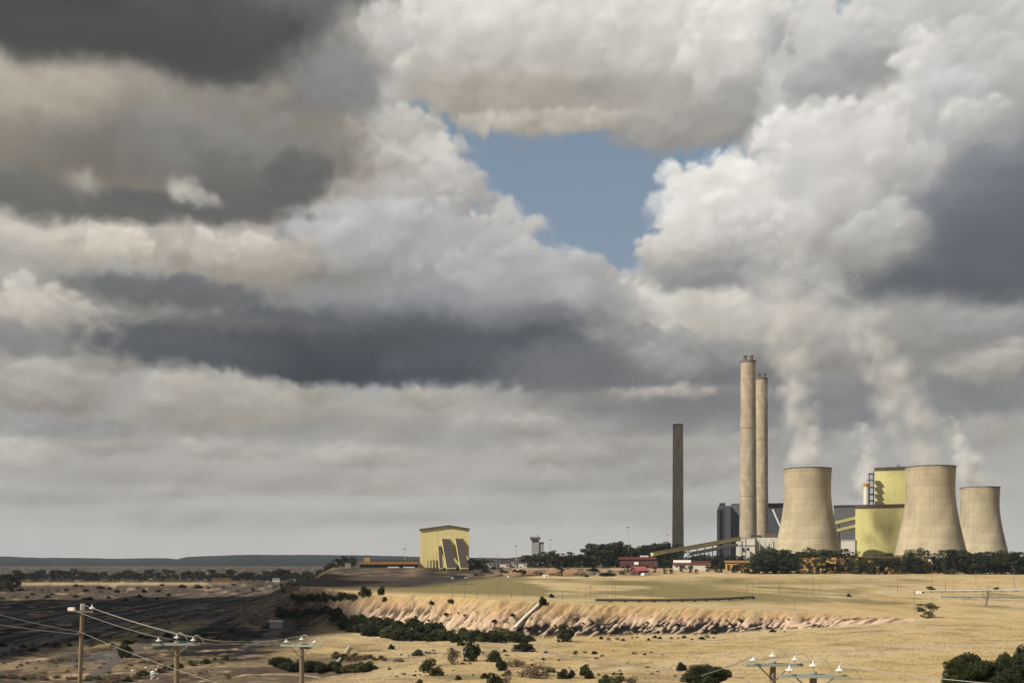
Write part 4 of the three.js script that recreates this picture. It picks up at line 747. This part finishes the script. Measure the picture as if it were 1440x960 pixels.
function treeRow(px0, px1, n, d0, d1, h0, h1, kinds, where, name = 'gum_tree') {   // heights in metres
  for (let i = 0; i < n; i++) {
    const px = lerp(px0, px1, (i + 0.5 + 0.7 * (RT() - 0.5)) / n), D = lerp(d0, d1, RT()), h = lerp(h0, h1, RT() ** 1.7), X = (px - 720) / FOCAL * D, s = h / 10;
    plant(name, kinds[Math.floor(RT() * kinds.length)], onGround(X, -D, 0.2), s * (0.85 + 0.4 * RT()), s, RT() * 6.283, n <= 7 ? `${ORD[i]} dark gum tree from the left ${where}` : `dark gum tree ${where}`, 'tree', `trees ${where}`);
  }
}
treeRow(1044, 1128, 15, 1010, 1040, 10, 25, GUMS, 'in the front belt below the chimneys and the left tower');
treeRow(1060, 1205, 24, 1068, 1090, 15, 26, GUMS, 'in the back row at the foot of the left cooling tower');
treeRow(1226, 1300, 7, 1070, 1082, 14, 22, GUMS, 'standing before the foot of the large right tower');
treeRow(1136, 1296, 26, 1012, 1040, 9, 19, GUMS, 'in the low front row before the orange building');
treeRow(1290, 1445, 25, 1010, 1060, 11, 28, GUMS, 'in the thick belt at the right edge');
treeRow(1330, 1450, 9, 1066, 1090, 18, 27, GUMS, 'behind the thick belt at the right edge');
treeRow(826, 945, 26, 1180, 1260, 22, 33, GUMS, 'on the rise behind the red brick building');
treeRow(742, 832, 18, 1190, 1270, 14, 22, GUMS, 'below the grey tower');
treeRow(940, 1048, 20, 1096, 1130, 10, 17, GUMS, 'under the long yellow conveyor');
treeRow(880, 1046, 14, 1030, 1062, 5, 10, GUMS, 'in front of the low red and white buildings');
treeRow(20, 300, 70, 1790, 2100, 10, 22, FAR, 'in the long far row on the left plain');
treeRow(290, 485, 52, 1770, 2000, 9, 22, FAR, 'in the far row between the ochre building and the long shed');
treeRow(-10, 24, 5, 1450, 1560, 22, 30, GUMS, 'in the dark clump at the left edge');
treeRow(395, 500, 22, 1180, 1400, 9, 16, GUMS, 'on the dark bank left of the long low shed');
treeRow(664, 684, 4, 1105, 1130, 10, 14, GUMS, 'just right of the yellow bunker');
// single trees on the dry slope
plant('field_tree', GUMS[5], seen(1306, 868, 200), 1.0, 0.78, 1.9, 'lone round dark tree on the dry slope at right', 'tree');
{
  const p = seen(1388, 852, 200), g = base('dead_tree', p, 0.6), R = rng(9), wood = [[[0, -0.3, 0], [0.3, 2.6, 0], 0.3, 0.2]]; g.scale.setScalar(1.5);
  for (let i = 0; i < 9; i++) { const a = R() * 6.283, e = [Math.cos(a) * (1 + 1.6 * R()), 4 + 4 * R(), Math.sin(a) * 1.6]; wood.push([[0.3 * R(), 1.6 + R(), 0], e, 0.13, 0.05]); for (let k = 0; k < 4; k++) wood.push([e, [e[0] + (R() - 0.5) * 2.2, e[1] + 1.3 * R(), e[2] + (R() - 0.5) * 2], 0.05, 0.02]); }
  part('trunk', limbs(wood), bark, g); part('fallen_limb', limbs([[[-2.6, 0.2, 0.6], [-0.2, 1.8, 0.2], 0.16, 0.1]]), bark, g); tag(g, 'bare dead tree on the dry field at far right', 'tree');
}
const SH = [   // picture place of the foot, width and height in picture pixels, kind, label
  [664, 930, 20, 32, BUSHES[2], 'tallest dark shrub in the middle of the near bench'], [736, 915, 27, 14, BUSHES[0], 'wide low dark shrub on the track right of the tallest one'], [607, 950, 30, 25, OLIVES[0], 'olive shrub left of the tallest shrub, near the bottom'], [635, 934, 21, 26, DRIES[0], 'dry reddish shrub just left of the tallest one'],
  [588, 922, 15, 10, BUSHES[1], 'small round dark shrub left of the dry reddish one'], [648, 908, 10, 10, BUSHES[1], 'small dark shrub above the tallest one, below the scrub'], [694, 931, 16, 18, BUSHES[1], 'upper of the dark pair right of the tallest shrub'], [703, 943, 16, 20, BUSHES[2], 'lower of the dark pair right of the tallest shrub'], [644, 956, 9, 8, BUSHES[0], 'tiny dark shrub on bare ground near the bottom middle'],
  [682, 954, 13, 9, BUSHES[0], 'low dark shrub left of the pointed bottom shrub'], [696, 964, 22, 18, BUSHES[2], 'pointed dark shrub cut by the bottom edge'], [713, 961, 13, 15, DRIES[1], 'grey twiggy shrub beside the pointed bottom shrub'], [796, 902, 21, 24, BUSHES[2], 'dark shrub at the foot of the coal seam'],
  [727, 937, 32, 11, DRIES[0], 'low brown scrub patch on the near bench'], [757, 952, 40, 22, DRIES[1], 'broad brown twiggy scrub patch below the track'], [792, 954, 15, 15, BUSHES[0], 'left of two small dark shrubs below the track'], [803, 953, 11, 13, BUSHES[3], 'right of two small dark shrubs below the track'], [825, 954, 22, 21, BUSHES[3], 'round dark shrub right of the two small ones'],
  [852, 961, 17, 14, BUSHES[1], 'dark shrub on the bottom edge left of a pale one'], [868, 962, 19, 17, OLIVES[1], 'olive shrub on the bottom edge below the ditch'], [889, 962, 21, 12, DRIES[0], 'pale dry shrub on the bottom edge below the ditch'], [957, 943, 17, 13, BUSHES[0], 'small round dark bush above the big bush'], [1022, 953, 13, 13, BUSHES[1], 'small dark bush at the right end of the big bush'],
  [590, 962, 12, 8, OLIVES[0], 'small olive shrub on the bottom edge left of middle'], [560, 931, 14, 8, DRIES[1], 'small dry shrub right of the hollow'], [550, 913, 9, 8, BUSHES[0], 'tiny dark shrub at the left end of the bench'], [775, 840, 8, 6, BUSHES[0], 'small dark bush on the field brow'], [1402, 829, 7, 5, OLIVES[1], 'small bush on the field at the right'], [1309, 829, 13, 5, OLIVES[0], 'low olive bush at the foot of a field pole'], [1194, 839, 6, 5, BUSHES[1], 'tiny round bush on the field right of the left tower'],
  [784, 805, 10, 10, BUSHES[2], 'dark bush at the field edge below the earth mounds'], [762, 850, 12, 12, BUSHES[0], 'dark bush at the top of the pale drain pipe'], [541, 846, 8, 7, BUSHES[1], 'dark bush on the brow at the left'], [606, 850, 8, 5, BUSHES[0], 'small dark bush on the brow below the canopy'], [634, 849, 8, 6, BUSHES[1], 'second small dark bush on the brow below the canopy'], [512, 841, 18, 14, BUSHES[0], 'large dark bush on the bank left of the field'], [536, 836, 10, 12, BUSHES[2], 'upright dark bush on the bank left of the field'],
  [176, 925, 18, 22, BUSHES[1], 'dark bush beside the haul road between two power poles'], [150, 966, 24, 16, DRIES[1], 'grey dry scrub at the bottom left beside the haul road'], [345, 905, 14, 9, BUSHES[1], 'small bush in the mine left of the hollow'], [430, 912, 12, 8, BUSHES[0], 'small bush at the head of the hollow'],
];
for (const [x, y, w, h, kind, label] of SH) { const p = seen(x, y, 120), k = -p.z / FOCAL; plant('shrub', kind, p.setY(p.y - 0.15), w * k * 0.95, h * k * 1.08, x, label, 'shrub', 'single shrubs'); }
plant('large_bush', BIG[0], seen(992, 966, 120).setY(seen(992, 966, 120).y), 8, 4.9, 0.3, 'large green bush on the bottom edge right of the middle', 'bush');
{
  const C = [[1362, 975, 60, 58, 0, 'left dark green bush of the clump in the bottom right corner'], [1394, 978, 60, 50, 1, 'middle dark green bush of the corner clump'], [1415, 972, 30, 56, 0, 'tall narrow bush standing out of the corner clump'], [1440, 972, 54, 66, 1, 'rightmost tallest bush of the corner clump']];
  for (const [x, y, w, h, k, l] of C) { const D = 150, X = (x - 720) / FOCAL * D, p = onGround(X, -D, 0.2), top = EYE + (HORIZON - (y - h)) / FOCAL * D - p.y; plant('large_bush', BIG[k], p, w / FOCAL * D, top * 1.06, x, l, 'bush', 'corner bushes'); }
}
const RS = rng(88);
function scrub(n, x0, x1, yf, hf, where, kinds, wide = 1) {
  for (let i = 0; i < n; i++) { const x = lerp(x0, x1, (i + RS()) / n), y = yf(x) + 5 * (RS() - 0.5), p = seen(x, y, 150), k = -p.z / FOCAL, h = hf(x) * (0.7 + 0.6 * RS()); plant('scrub_bush', kinds[Math.floor(RS() * kinds.length)], p.setY(p.y - 0.15), h * wide * (1 + 0.6 * RS()) * k, h * k, RS() * 6, `dark scrub bush ${where}`, 'shrub', `scrub ${where}`); }
}
function lowScrub(name, kind, label, patches) {   // many small plants nobody could count: one object
  const list = [], m = new THREE.Matrix4(), q = new THREE.Quaternion(), up = new THREE.Vector3(0, 1, 0);
  for (const [n, x0, x1, yf, h0] of patches) for (let i = 0; i < n; i++) { const x = lerp(x0, x1, (i + RS()) / n), p = seen(x, yf(x) + 5 * (RS() - 0.5), 150), k = -p.z / FOCAL, h = h0 * (0.6 + 0.8 * RS()) * k; p.y -= 0.1; list.push(m.clone().compose(p, q.setFromAxisAngle(up, RS() * 6.28), new THREE.Vector3(h * (1 + RS()), h, h * (1 + RS())))); }
  const mesh = new THREE.InstancedMesh(kind.crown, leafMat, list.length); list.forEach((t, i) => mesh.setMatrixAt(i, t)); mesh.name = name; mesh.castShadow = mesh.receiveShadow = true; scene.add(mesh); tag(mesh, label, 'scrub', null, 'stuff');
}
const faceY = (x) => lookup([560, 700, 900, 1120], [872, 876, 884, 880], x) + 8 * Math.sin(x * 7.3), benchY = (x) => 934 + 17 * Math.sin(x * 3.1), yardY = (x) => 806 + 3 * Math.sin(x * 5.7), stripY = (x) => lookup([0, 420], [832, 828], x) + 4 * Math.sin(x * 4.1), coalY = (x) => lookup([0, 330], [912, 893], x) + 6 * Math.sin(x * 2.3), cornerY = (x) => 943 + 12 * Math.sin(x * 5.1);
lowScrub('dark_low_scrub', BUSHES[0], 'small dark scrub dotted over yards, bench, cutting and mine floor', [[20, 560, 1120, faceY, 3.4], [26, 540, 930, benchY, 3.6], [26, 668, 880, yardY, 5], [26, 0, 420, stripY, 4], [18, 0, 330, coalY, 6], [14, 0, 250, (x) => 842 + 3 * Math.sin(x), 4]]);
lowScrub('dry_low_scrub', DRIES[0], 'small dry brown scrub dotted over yards, bench, cutting and rough ground', [[26, 560, 1120, faceY, 3.4], [44, 540, 960, benchY, 3.2], [16, 668, 880, yardY, 4], [16, 0, 420, stripY, 4], [18, 0, 330, coalY, 5], [40, 0, 330, cornerY, 4.5]]);
scrub(58, 482, 748, (x) => lookup([480, 560, 650, 748], [886, 898, 901, 902], x), (x) => lookup([480, 560, 700, 748], [15, 15, 16, 12], x), 'in the thick band along the foot of the cutting', [...BUSHES, OLIVES[1]]);
scrub(26, 470, 620, (x) => lookup([470, 620], [874, 888], x), () => 11, 'on the lower face of the cutting at left', BUSHES);
scrub(16, 840, 1010, () => 899, () => 4, 'in low tufts below the coal seam', [BUSHES[0], DRIES[0]]);
scrub(24, 385, 525, (x) => lookup([385, 430, 480, 525], [936, 944, 945, 944], x), () => 14, 'in the hollow round the short drain pipe', [...BUSHES, OLIVES[0]]);
scrub(14, 470, 540, () => 928, () => 9, 'on the brown bank of the hollow', [DRIES[0], DRIES[1], OLIVES[0]]);
scrub(26, 390, 480, (x) => lookup([390, 480], [868, 862], x), () => 9, 'on the dark bank above the mine', BUSHES);
scrub(20, 410, 500, (x) => lookup([410, 500], [845, 842], x), () => 8, 'on the brow of the dark bank', BUSHES);
scrub(18, 150, 330, (x) => lookup([150, 200, 330], [962, 950, 925], x), () => 8, 'on the rough ground behind the middle left power pole', [DRIES[1], OLIVES[0], BUSHES[1]]);
scrub(16, 0, 140, () => 955, () => 7, 'on the rough ground in the bottom left corner', [DRIES[0], DRIES[1], OLIVES[1]]);
scrub(12, 690, 840, () => 948, () => 6, 'scattered below the near track', [OLIVES[0], DRIES[0], DRIES[1]]);
{   // heaps of earth by the plant yard
  const shape = (seed) => { const g = new THREE.SphereGeometry(1, 28, 14, 0, 6.2832, 0, 1.75), p = g.attributes.position; for (let i = 0; i < p.count; i++) { const x = p.getX(i), y = p.getY(i), z = p.getZ(i), k = 1 + 0.32 * fbm3(x * 1.5 + seed, y * 1.5, z * 1.5, 4); p.setXYZ(i, x * k, Math.sign(y) * Math.abs(y) ** 1.25 * k, z * k); } g.computeVertexNormals(); return g; };
  const heapMat = mat([0.30, 0.20, 0.115], 1, { map: dirtMap }), greyHeap = mat([0.16, 0.13, 0.10], 1, { map: dirtMap });
  [[722, 806, 15, 6, 0, 'pink tan earth heap below the plant yard'], [752, 802, 17, 7, 0, 'tan earth heap under the grey tower'], [778, 803, 20, 8, 0, 'broad tan earth heap right of the grey tower'], [806, 804, 18, 9, 0, 'tallest tan earth heap left of the red brick building'], [700, 808, 14, 4, 1, 'low grey earth heap nearest the bunker'], [829, 808, 14, 5, 1, 'low grey earth heap next to the grey hut']].forEach(([x, y, w, h, k, l], i) => {
    const D = 1035 + 4 * (i % 3), p = onGround((x - 720) / FOCAL * D, -D, 0.4), o = part('earth_heap', shape(i * 7.7), k ? greyHeap : heapMat, scene, [p.x, p.y, p.z], [0, i, 0]); o.scale.set(w / FOCAL * D, h / FOCAL * D, 8); tag(o, l, 'heap', 'earth heaps');
  });
}
{   // rubble near the power pole at left
  const R = rng(3), rock = new THREE.IcosahedronGeometry(1, 2), ps = rock.attributes.position; for (let i = 0; i < ps.count; i++) { const k = 1 + 0.35 * noise3(ps.getX(i) * 1.7, ps.getY(i) * 1.7, ps.getZ(i) * 1.7); ps.setXYZ(i, ps.getX(i) * k, ps.getY(i) * k * 0.6, ps.getZ(i) * k); } rock.computeVertexNormals();
  for (let i = 0; i < 22; i++) { const p = seen(183 + 44 * R(), 936 + 20 * R(), 120), s = 0.35 + 0.75 * R() * R(), m = part('rubble_rock', rock, R() < 0.5 ? M.pale : M.grey, scene, [p.x, p.y + 0.1, p.z], [0, R() * 6, 0]); m.scale.setScalar(s); tag(m, 'pale rubble rock on the rough ground left of a power pole', 'rock', 'rubble near the power poles'); }
}
{   // dry grass tussocks over the near slopes
  const R = rng(12), pos = [], nor = []; for (let i = 0; i < 9; i++) { const a = R() * 6.283, l = 0.5 + 0.5 * R(), o = 0.25 + 0.3 * R(), s = 0.07; pos.push(Math.sin(a) * s, 0, -Math.cos(a) * s, -Math.sin(a) * s, 0, Math.cos(a) * s, Math.cos(a) * o, l, Math.sin(a) * o); for (let k = 0; k < 3; k++) nor.push(Math.cos(a) * 0.5, 0.85, Math.sin(a) * 0.5); }
  const g = new THREE.BufferGeometry(); g.setAttribute('position', new THREE.Float32BufferAttribute(pos, 3)); g.setAttribute('normal', new THREE.Float32BufferAttribute(nor, 3));
  const n = 36000, mesh = new THREE.InstancedMesh(g, mat([1, 1, 1], 1, { side: THREE.DoubleSide }), n), m = new THREE.Matrix4(), q = new THREE.Quaternion(), up = new THREE.Vector3(0, 1, 0); mesh.name = 'dry_grass';
  let k = 0; while (k < n) {
    const D = 130 + 370 * Math.sqrt(R()), px = -40 + 1520 * R(), X = (px - 720) / FOCAL * D, y = height(X, -D), c = soil(X, -D); if (c[0] < 0.16 || fbm2(X * 0.08, D * 0.08, 3) + 0.5 * (R() - 0.5) < -0.12) continue;
    const s = 0.18 + 0.3 * R(), t = 0.85 + 0.35 * R(); m.compose(new THREE.Vector3(X, y - 0.03, -D), q.setFromAxisAngle(up, R() * 6.283), new THREE.Vector3(s * 1.5, s, s * 1.5)); mesh.setMatrixAt(k, m); mesh.setColorAt(k, lin3(Math.min(0.6, c[0] * t * 1.05), Math.min(0.5, c[1] * t), c[2] * t)); k++;
  }
  mesh.castShadow = mesh.receiveShadow = true; tag(mesh, 'dry straw coloured grass tussocks on the near slopes', 'grass', null, 'stuff'); scene.add(mesh);
}

// ---------------------------------------------------------------- power poles and wires in the foreground
const bell = new THREE.LatheGeometry([[0, 0.30], [0.035, 0.29], [0.045, 0.2], [0.06, 0.14], [0.15, 0.08], [0.2, 0.02], [0.19, 0], [0.1, 0.0], [0.05, -0.02], [0.03, -0.14], [0, -0.14]].reverse().map(([r, y]) => new THREE.Vector2(r, y)), 20);
function powerPole(px, pyArm, D, span, turn, label) {
  const X = (px - 720) / FOCAL * D, p = onGround(X, -D, 0.5), g = base('power_pole', p, turn), h = EYE + (HORIZON - pyArm) / FOCAL * D - p.y;
  part('pole', bar([0, 0, 0], [0, h, 0], 0.17, 0.125, 14), M.wood, g); part('crossarm', box(span, 0.11, 0.1), M.verdigris, g, [0, h - 0.1, 0.17]); part('crossarm', box(span * 0.62, 0.1, 0.1), M.verdigris, g, [0, h - 0.1, -0.17]);
  for (const s of [-1, 1]) part('brace', bar([s * span * 0.28, h - 0.12, 0.2], [0, h - 0.75, 0.16], 0.025), M.steel, g);
  part('pole_cap', new THREE.CylinderGeometry(0.14, 0.14, 0.06, 14), M.galv, g, [0, h + 0.02, 0]);
  const tops = []; for (const [x, y] of [[-span * 0.36, 0.1], [0, 0.24], [span * 0.36, 0.1]]) { const i = part('insulator', bell, M.porcelain, g, [x, h + y, x ? 0.17 : 0]); i.scale.set(0.82, 0.62, 0.82); tops.push(new THREE.Vector3(x, h + y + 0.19, x ? 0.17 : 0)); }
  for (const t of tops.slice(1)) part('jumper', new THREE.TubeGeometry(new THREE.QuadraticBezierCurve3(t, t.clone().add(new THREE.Vector3(0.3, 0.28, 0.1)), t.clone().add(new THREE.Vector3(0.62, -0.32, 0.2))), 14, 0.016, 5), M.wire, g);
  g.updateMatrixWorld(true); g.userData.tops = undefined;
  return [tag(g, label, 'power pole', 'power poles'), tops.map((t) => g.localToWorld(t.clone()))];
}
const [, T2] = powerPole(248, 903, 52, 2.5, 0.12, 'second power pole from the left with three white insulators'), [, T3] = powerPole(424, 905, 55, 2.4, -0.2, 'third power pole from the left standing before the scrubby hollow'), [, T4] = powerPole(1087, 931, 39, 2.4, 0.1, 'left of the two power pole tops on the bottom edge at right'), [, T5] = powerPole(1144, 946, 34, 2.4, -0.05, 'right of the two power pole tops on the bottom edge at right');
let T1;
{
  const D = 60, p = onGround((105 - 720) / FOCAL * D, -D, 0.5), g = base('power_pole', p), top = at(115.5, 850, D).sub(p);
  part('pole', bar([0, 0, 0], top.toArray(), 0.17, 0.12, 14), M.wood, g); part('pole_cap', bar(top.clone().multiplyScalar(0.975).toArray(), top.clone().multiplyScalar(1.004).toArray(), 0.135, 0.135, 12), M.galv, g);
  const y = top.y - 0.42; part('crossarm', slab([top.x - 0.75, y, top.z + 0.14], [top.x + 0.75, y - 0.02, top.z + 0.14], 0.1, 0.11), M.wood, g);
  part('switch_box', box(0.38, 0.2, 0.24), M.white, g, [top.x - 0.62, y + 0.15, top.z + 0.14]); const i = part('insulator', bell, M.porcelain, g, [top.x + 0.66, y + 0.18, top.z + 0.14]); i.scale.setScalar(0.9); part('bracket', box(0.4, 0.08, 0.3), M.steel, g, [top.x * 0.86, top.y - 1.75, top.z + 0.1]);
  g.updateMatrixWorld(true); T1 = [[-0.6, -0.3], [0.05, 0.02], [0.66, -0.2], [-0.05, -1.7], [0.0, -1.85]].map(([x, y2]) => g.localToWorld(new THREE.Vector3(top.x + x, top.y + y2, top.z + 0.14)));
  tag(g, 'leftmost power pole, leaning, with a short crossarm and no row of insulators', 'power pole', 'power poles');
}
function wire(a, b, sag, label) { const m = a.clone().lerp(b, 0.5); m.y -= sag * 2; tag(part('power_line', new THREE.TubeGeometry(new THREE.QuadraticBezierCurve3(a, m, b), 40, 0.013, 5), M.wire, scene), label, 'wire', 'overhead wires'); }
wire(T1[0], T2[0], 0.1, 'lowest of three wires from the leftmost pole to the second'); wire(T1[1], T2[1], 0.08, 'wire from the top of the leftmost pole to the second'); wire(T1[2], T2[2], 0.1, 'wire from the right arm of the leftmost pole to the second');
wire(at(-60, 848, 58), T1[3], 0.12, 'upper wire entering from the left edge to the leftmost pole'); wire(at(-60, 868, 58), T1[4], 0.1, 'lower wire entering from the left edge to the leftmost pole'); wire(T1[3], at(330, 968, 46), 0.15, 'wire falling from the leftmost pole behind the second pole');
T2.forEach((t, i) => wire(t, T3[i], 0.35, ['front wire between the second and third poles', 'middle wire between the second and third poles', 'back wire between the second and third poles'][i]));
wire(T4[0], at(985, 950, 30), 0.05, 'wire leaving the left arm of the left bottom pole'); wire(T4[2], T5[1], 0.15, 'slack wire between the two bottom right poles'); wire(T5[2], at(1500, 968, 30), 0.1, 'wire leaving the right bottom pole to the right');

// ---------------------------------------------------------------- steam: plumes of fine drifting flecks
const steamMat = new THREE.MeshPhysicalMaterial({ color: lin3(0.9, 0.9, 0.895), roughness: 1, transmission: 0.5, thickness: 0, side: THREE.DoubleSide, specularIntensity: 0 });
const puffGeometry = (() => {   // a ball of fine droplets one metre in radius, thinning outwards
  const R = rng(6), pos = [], nor = [], g = () => (R() + R() + R() + R() - 2) * 0.72;
  for (let i = 0; i < 3000; i++) {
    const p = [g(), g(), g()], s = 0.0135 * (0.6 + 0.8 * R()), A = new THREE.Vector3(R() - 0.5, R() - 0.5, R() - 0.5).normalize(), B = new THREE.Vector3(R() - 0.5, R() - 0.5, R() - 0.5).cross(A).normalize();
    for (const [x, y] of [[-0.5, -0.3], [0.5, -0.3], [0, 0.57]]) pos.push(p[0] + s * (A.x * x + B.x * y), p[1] + s * (A.y * x + B.y * y), p[2] + s * (A.z * x + B.z * y));
    A.cross(B); for (let l = 0; l < 3; l++) nor.push(A.x, A.y, A.z);
  }
  const o = new THREE.BufferGeometry(); o.setAttribute('position', new THREE.Float32BufferAttribute(pos, 3)); o.setAttribute('normal', new THREE.Float32BufferAttribute(nor, 3)); return o;
})();
function plume(seed, D, path, label) {   // path: picture x, y, radius in pixels, cover (how much of what is behind it hides)
  const R = rng(seed), k = D / FOCAL, P = path.map(([x, y, r, c]) => ({ p: at(x, y, D), r: r * k, c })), list = [], gauss = () => (R() + R() + R() + R() - 2) * 0.87;
  for (let i = 1; i < P.length; i++) {
    const a = P[i - 1], b = P[i], len = a.p.distanceTo(b.p), tau = -Math.log(1 - (a.c + b.c) / 2), size = 0.3 * (a.r + b.r) / 2 + 1.5, n = Math.round(len * (a.r + b.r) * tau / (0.115 * size * size) * 1.7);
    for (let j = 0; j < n; j++) {
      const t = R(), p = a.p.clone().lerp(b.p, t), r = lerp(a.r, b.r, t); p.x += gauss() * 0.8 * r; p.y += gauss() * 0.45 * r; p.z += gauss() * 0.8 * r;
      const s = size * (0.55 + 0.9 * R() * R() + 0.2), q = 0.03, f = fbm3(p.x * q + seed, p.y * q * 0.8, p.z * q, 4, 0.55);
      if (p.y - s < P[0].p.y - 2 || R() > smooth(-0.38, 0.34, f)) continue;
      list.push([p, s]);
    }
  }
  const mesh = new THREE.InstancedMesh(puffGeometry, steamMat, list.length), m = new THREE.Matrix4(), q = new THREE.Quaternion();
  list.forEach(([p, s], i) => { q.setFromEuler(new THREE.Euler(R() * 6.28, R() * 6.28, R() * 6.28)); m.compose(p, q, new THREE.Vector3(s, s, s)); mesh.setMatrixAt(i, m); });
  mesh.name = numbered('steam_plume'); mesh.castShadow = mesh.receiveShadow = true; scene.add(mesh); return tag(mesh, label, 'steam', null, 'stuff');
}
plume(11, 1133, [[1136, 662, 27, 0.6], [1133, 645, 29, 0.65], [1128, 615, 27, 0.6], [1123, 580, 27, 0.4], [1118, 535, 30, 0.27], [1107, 475, 38, 0.2], [1098, 425, 48, 0.15], [1102, 375, 52, 0.1], [1110, 320, 52, 0.04]], 'tall steam plume rising from the cooling tower beside the chimneys');
plume(12, 1110, [[1308, 662, 28, 0.45], [1300, 640, 34, 0.45], [1285, 605, 36, 0.45], [1266, 560, 38, 0.45], [1243, 512, 38, 0.3], [1215, 470, 40, 0.2], [1185, 430, 42, 0.1], [1160, 390, 42, 0.04]], 'wide steam plume leaning left from the large right cooling tower');
plume(13, 1425, [[1376, 688, 22, 0.75], [1366, 668, 23, 0.75], [1354, 640, 20, 0.5], [1343, 612, 15, 0.3], [1337, 585, 12, 0.12]], 'bright steam plume leaning left from the farthest right cooling tower');
plume(14, 1320, [[1206, 704, 14, 0.5], [1215, 680, 17, 0.5], [1224, 650, 18, 0.5], [1224, 622, 15, 0.35], [1214, 598, 12, 0.12]], 'steam rising behind the left side of the yellow boiler house');

// ---------------------------------------------------------------- clouds overhead and to the side, whose shadows lie on the mine and on the far station
const cloudMat = mat([0.85, 0.85, 0.85], 1);
function cloud(shadeX, shadeZ, far, rx, rz, seed) {   // hangs up-sun of the ground it shades
  const R = rng(seed), c = new THREE.Vector3(shadeX, 20, shadeZ).addScaledVector(TO_SUN, far), list = [];
  for (let i = 0; i < 75; i++) {
    const a = R() * 6.283, d = Math.sqrt(R()), r = (0.2 + 0.16 * R()) * Math.min(rx, rz) * (1.15 - 0.5 * d), g = new THREE.IcosahedronGeometry(1, 4), p = g.attributes.position;
    for (let k = 0; k < p.count; k++) { const x = p.getX(k), y = p.getY(k), z = p.getZ(k), f = 1 + 0.3 * fbm3(x * 2 + i, y * 2, z * 2, 4); p.setXYZ(k, x * f * r * 1.3, Math.max(y, -0.35) * f * r * 0.8, z * f * r * 1.3); }
    g.translate(Math.cos(a) * d * rx * 0.8, 0, Math.sin(a) * d * rz * 0.8); g.deleteAttribute('uv'); list.push(g);
  }
  const g = mergeGeometries(list); g.computeVertexNormals(); const m = part('cloud', g, cloudMat, scene, c.toArray()); m.userData.kind = 'structure';
}
cloud(-480, -690, 1700, 370, 490, 61);
cloud(100, -2330, 2300, 1100, 520, 62);

// ---------------------------------------------------------------- air
scene.fog = new THREE.FogExp2(new THREE.Color().setRGB(0.66, 0.76, 0.9), 0.000024);

renderer.render(scene, camera);
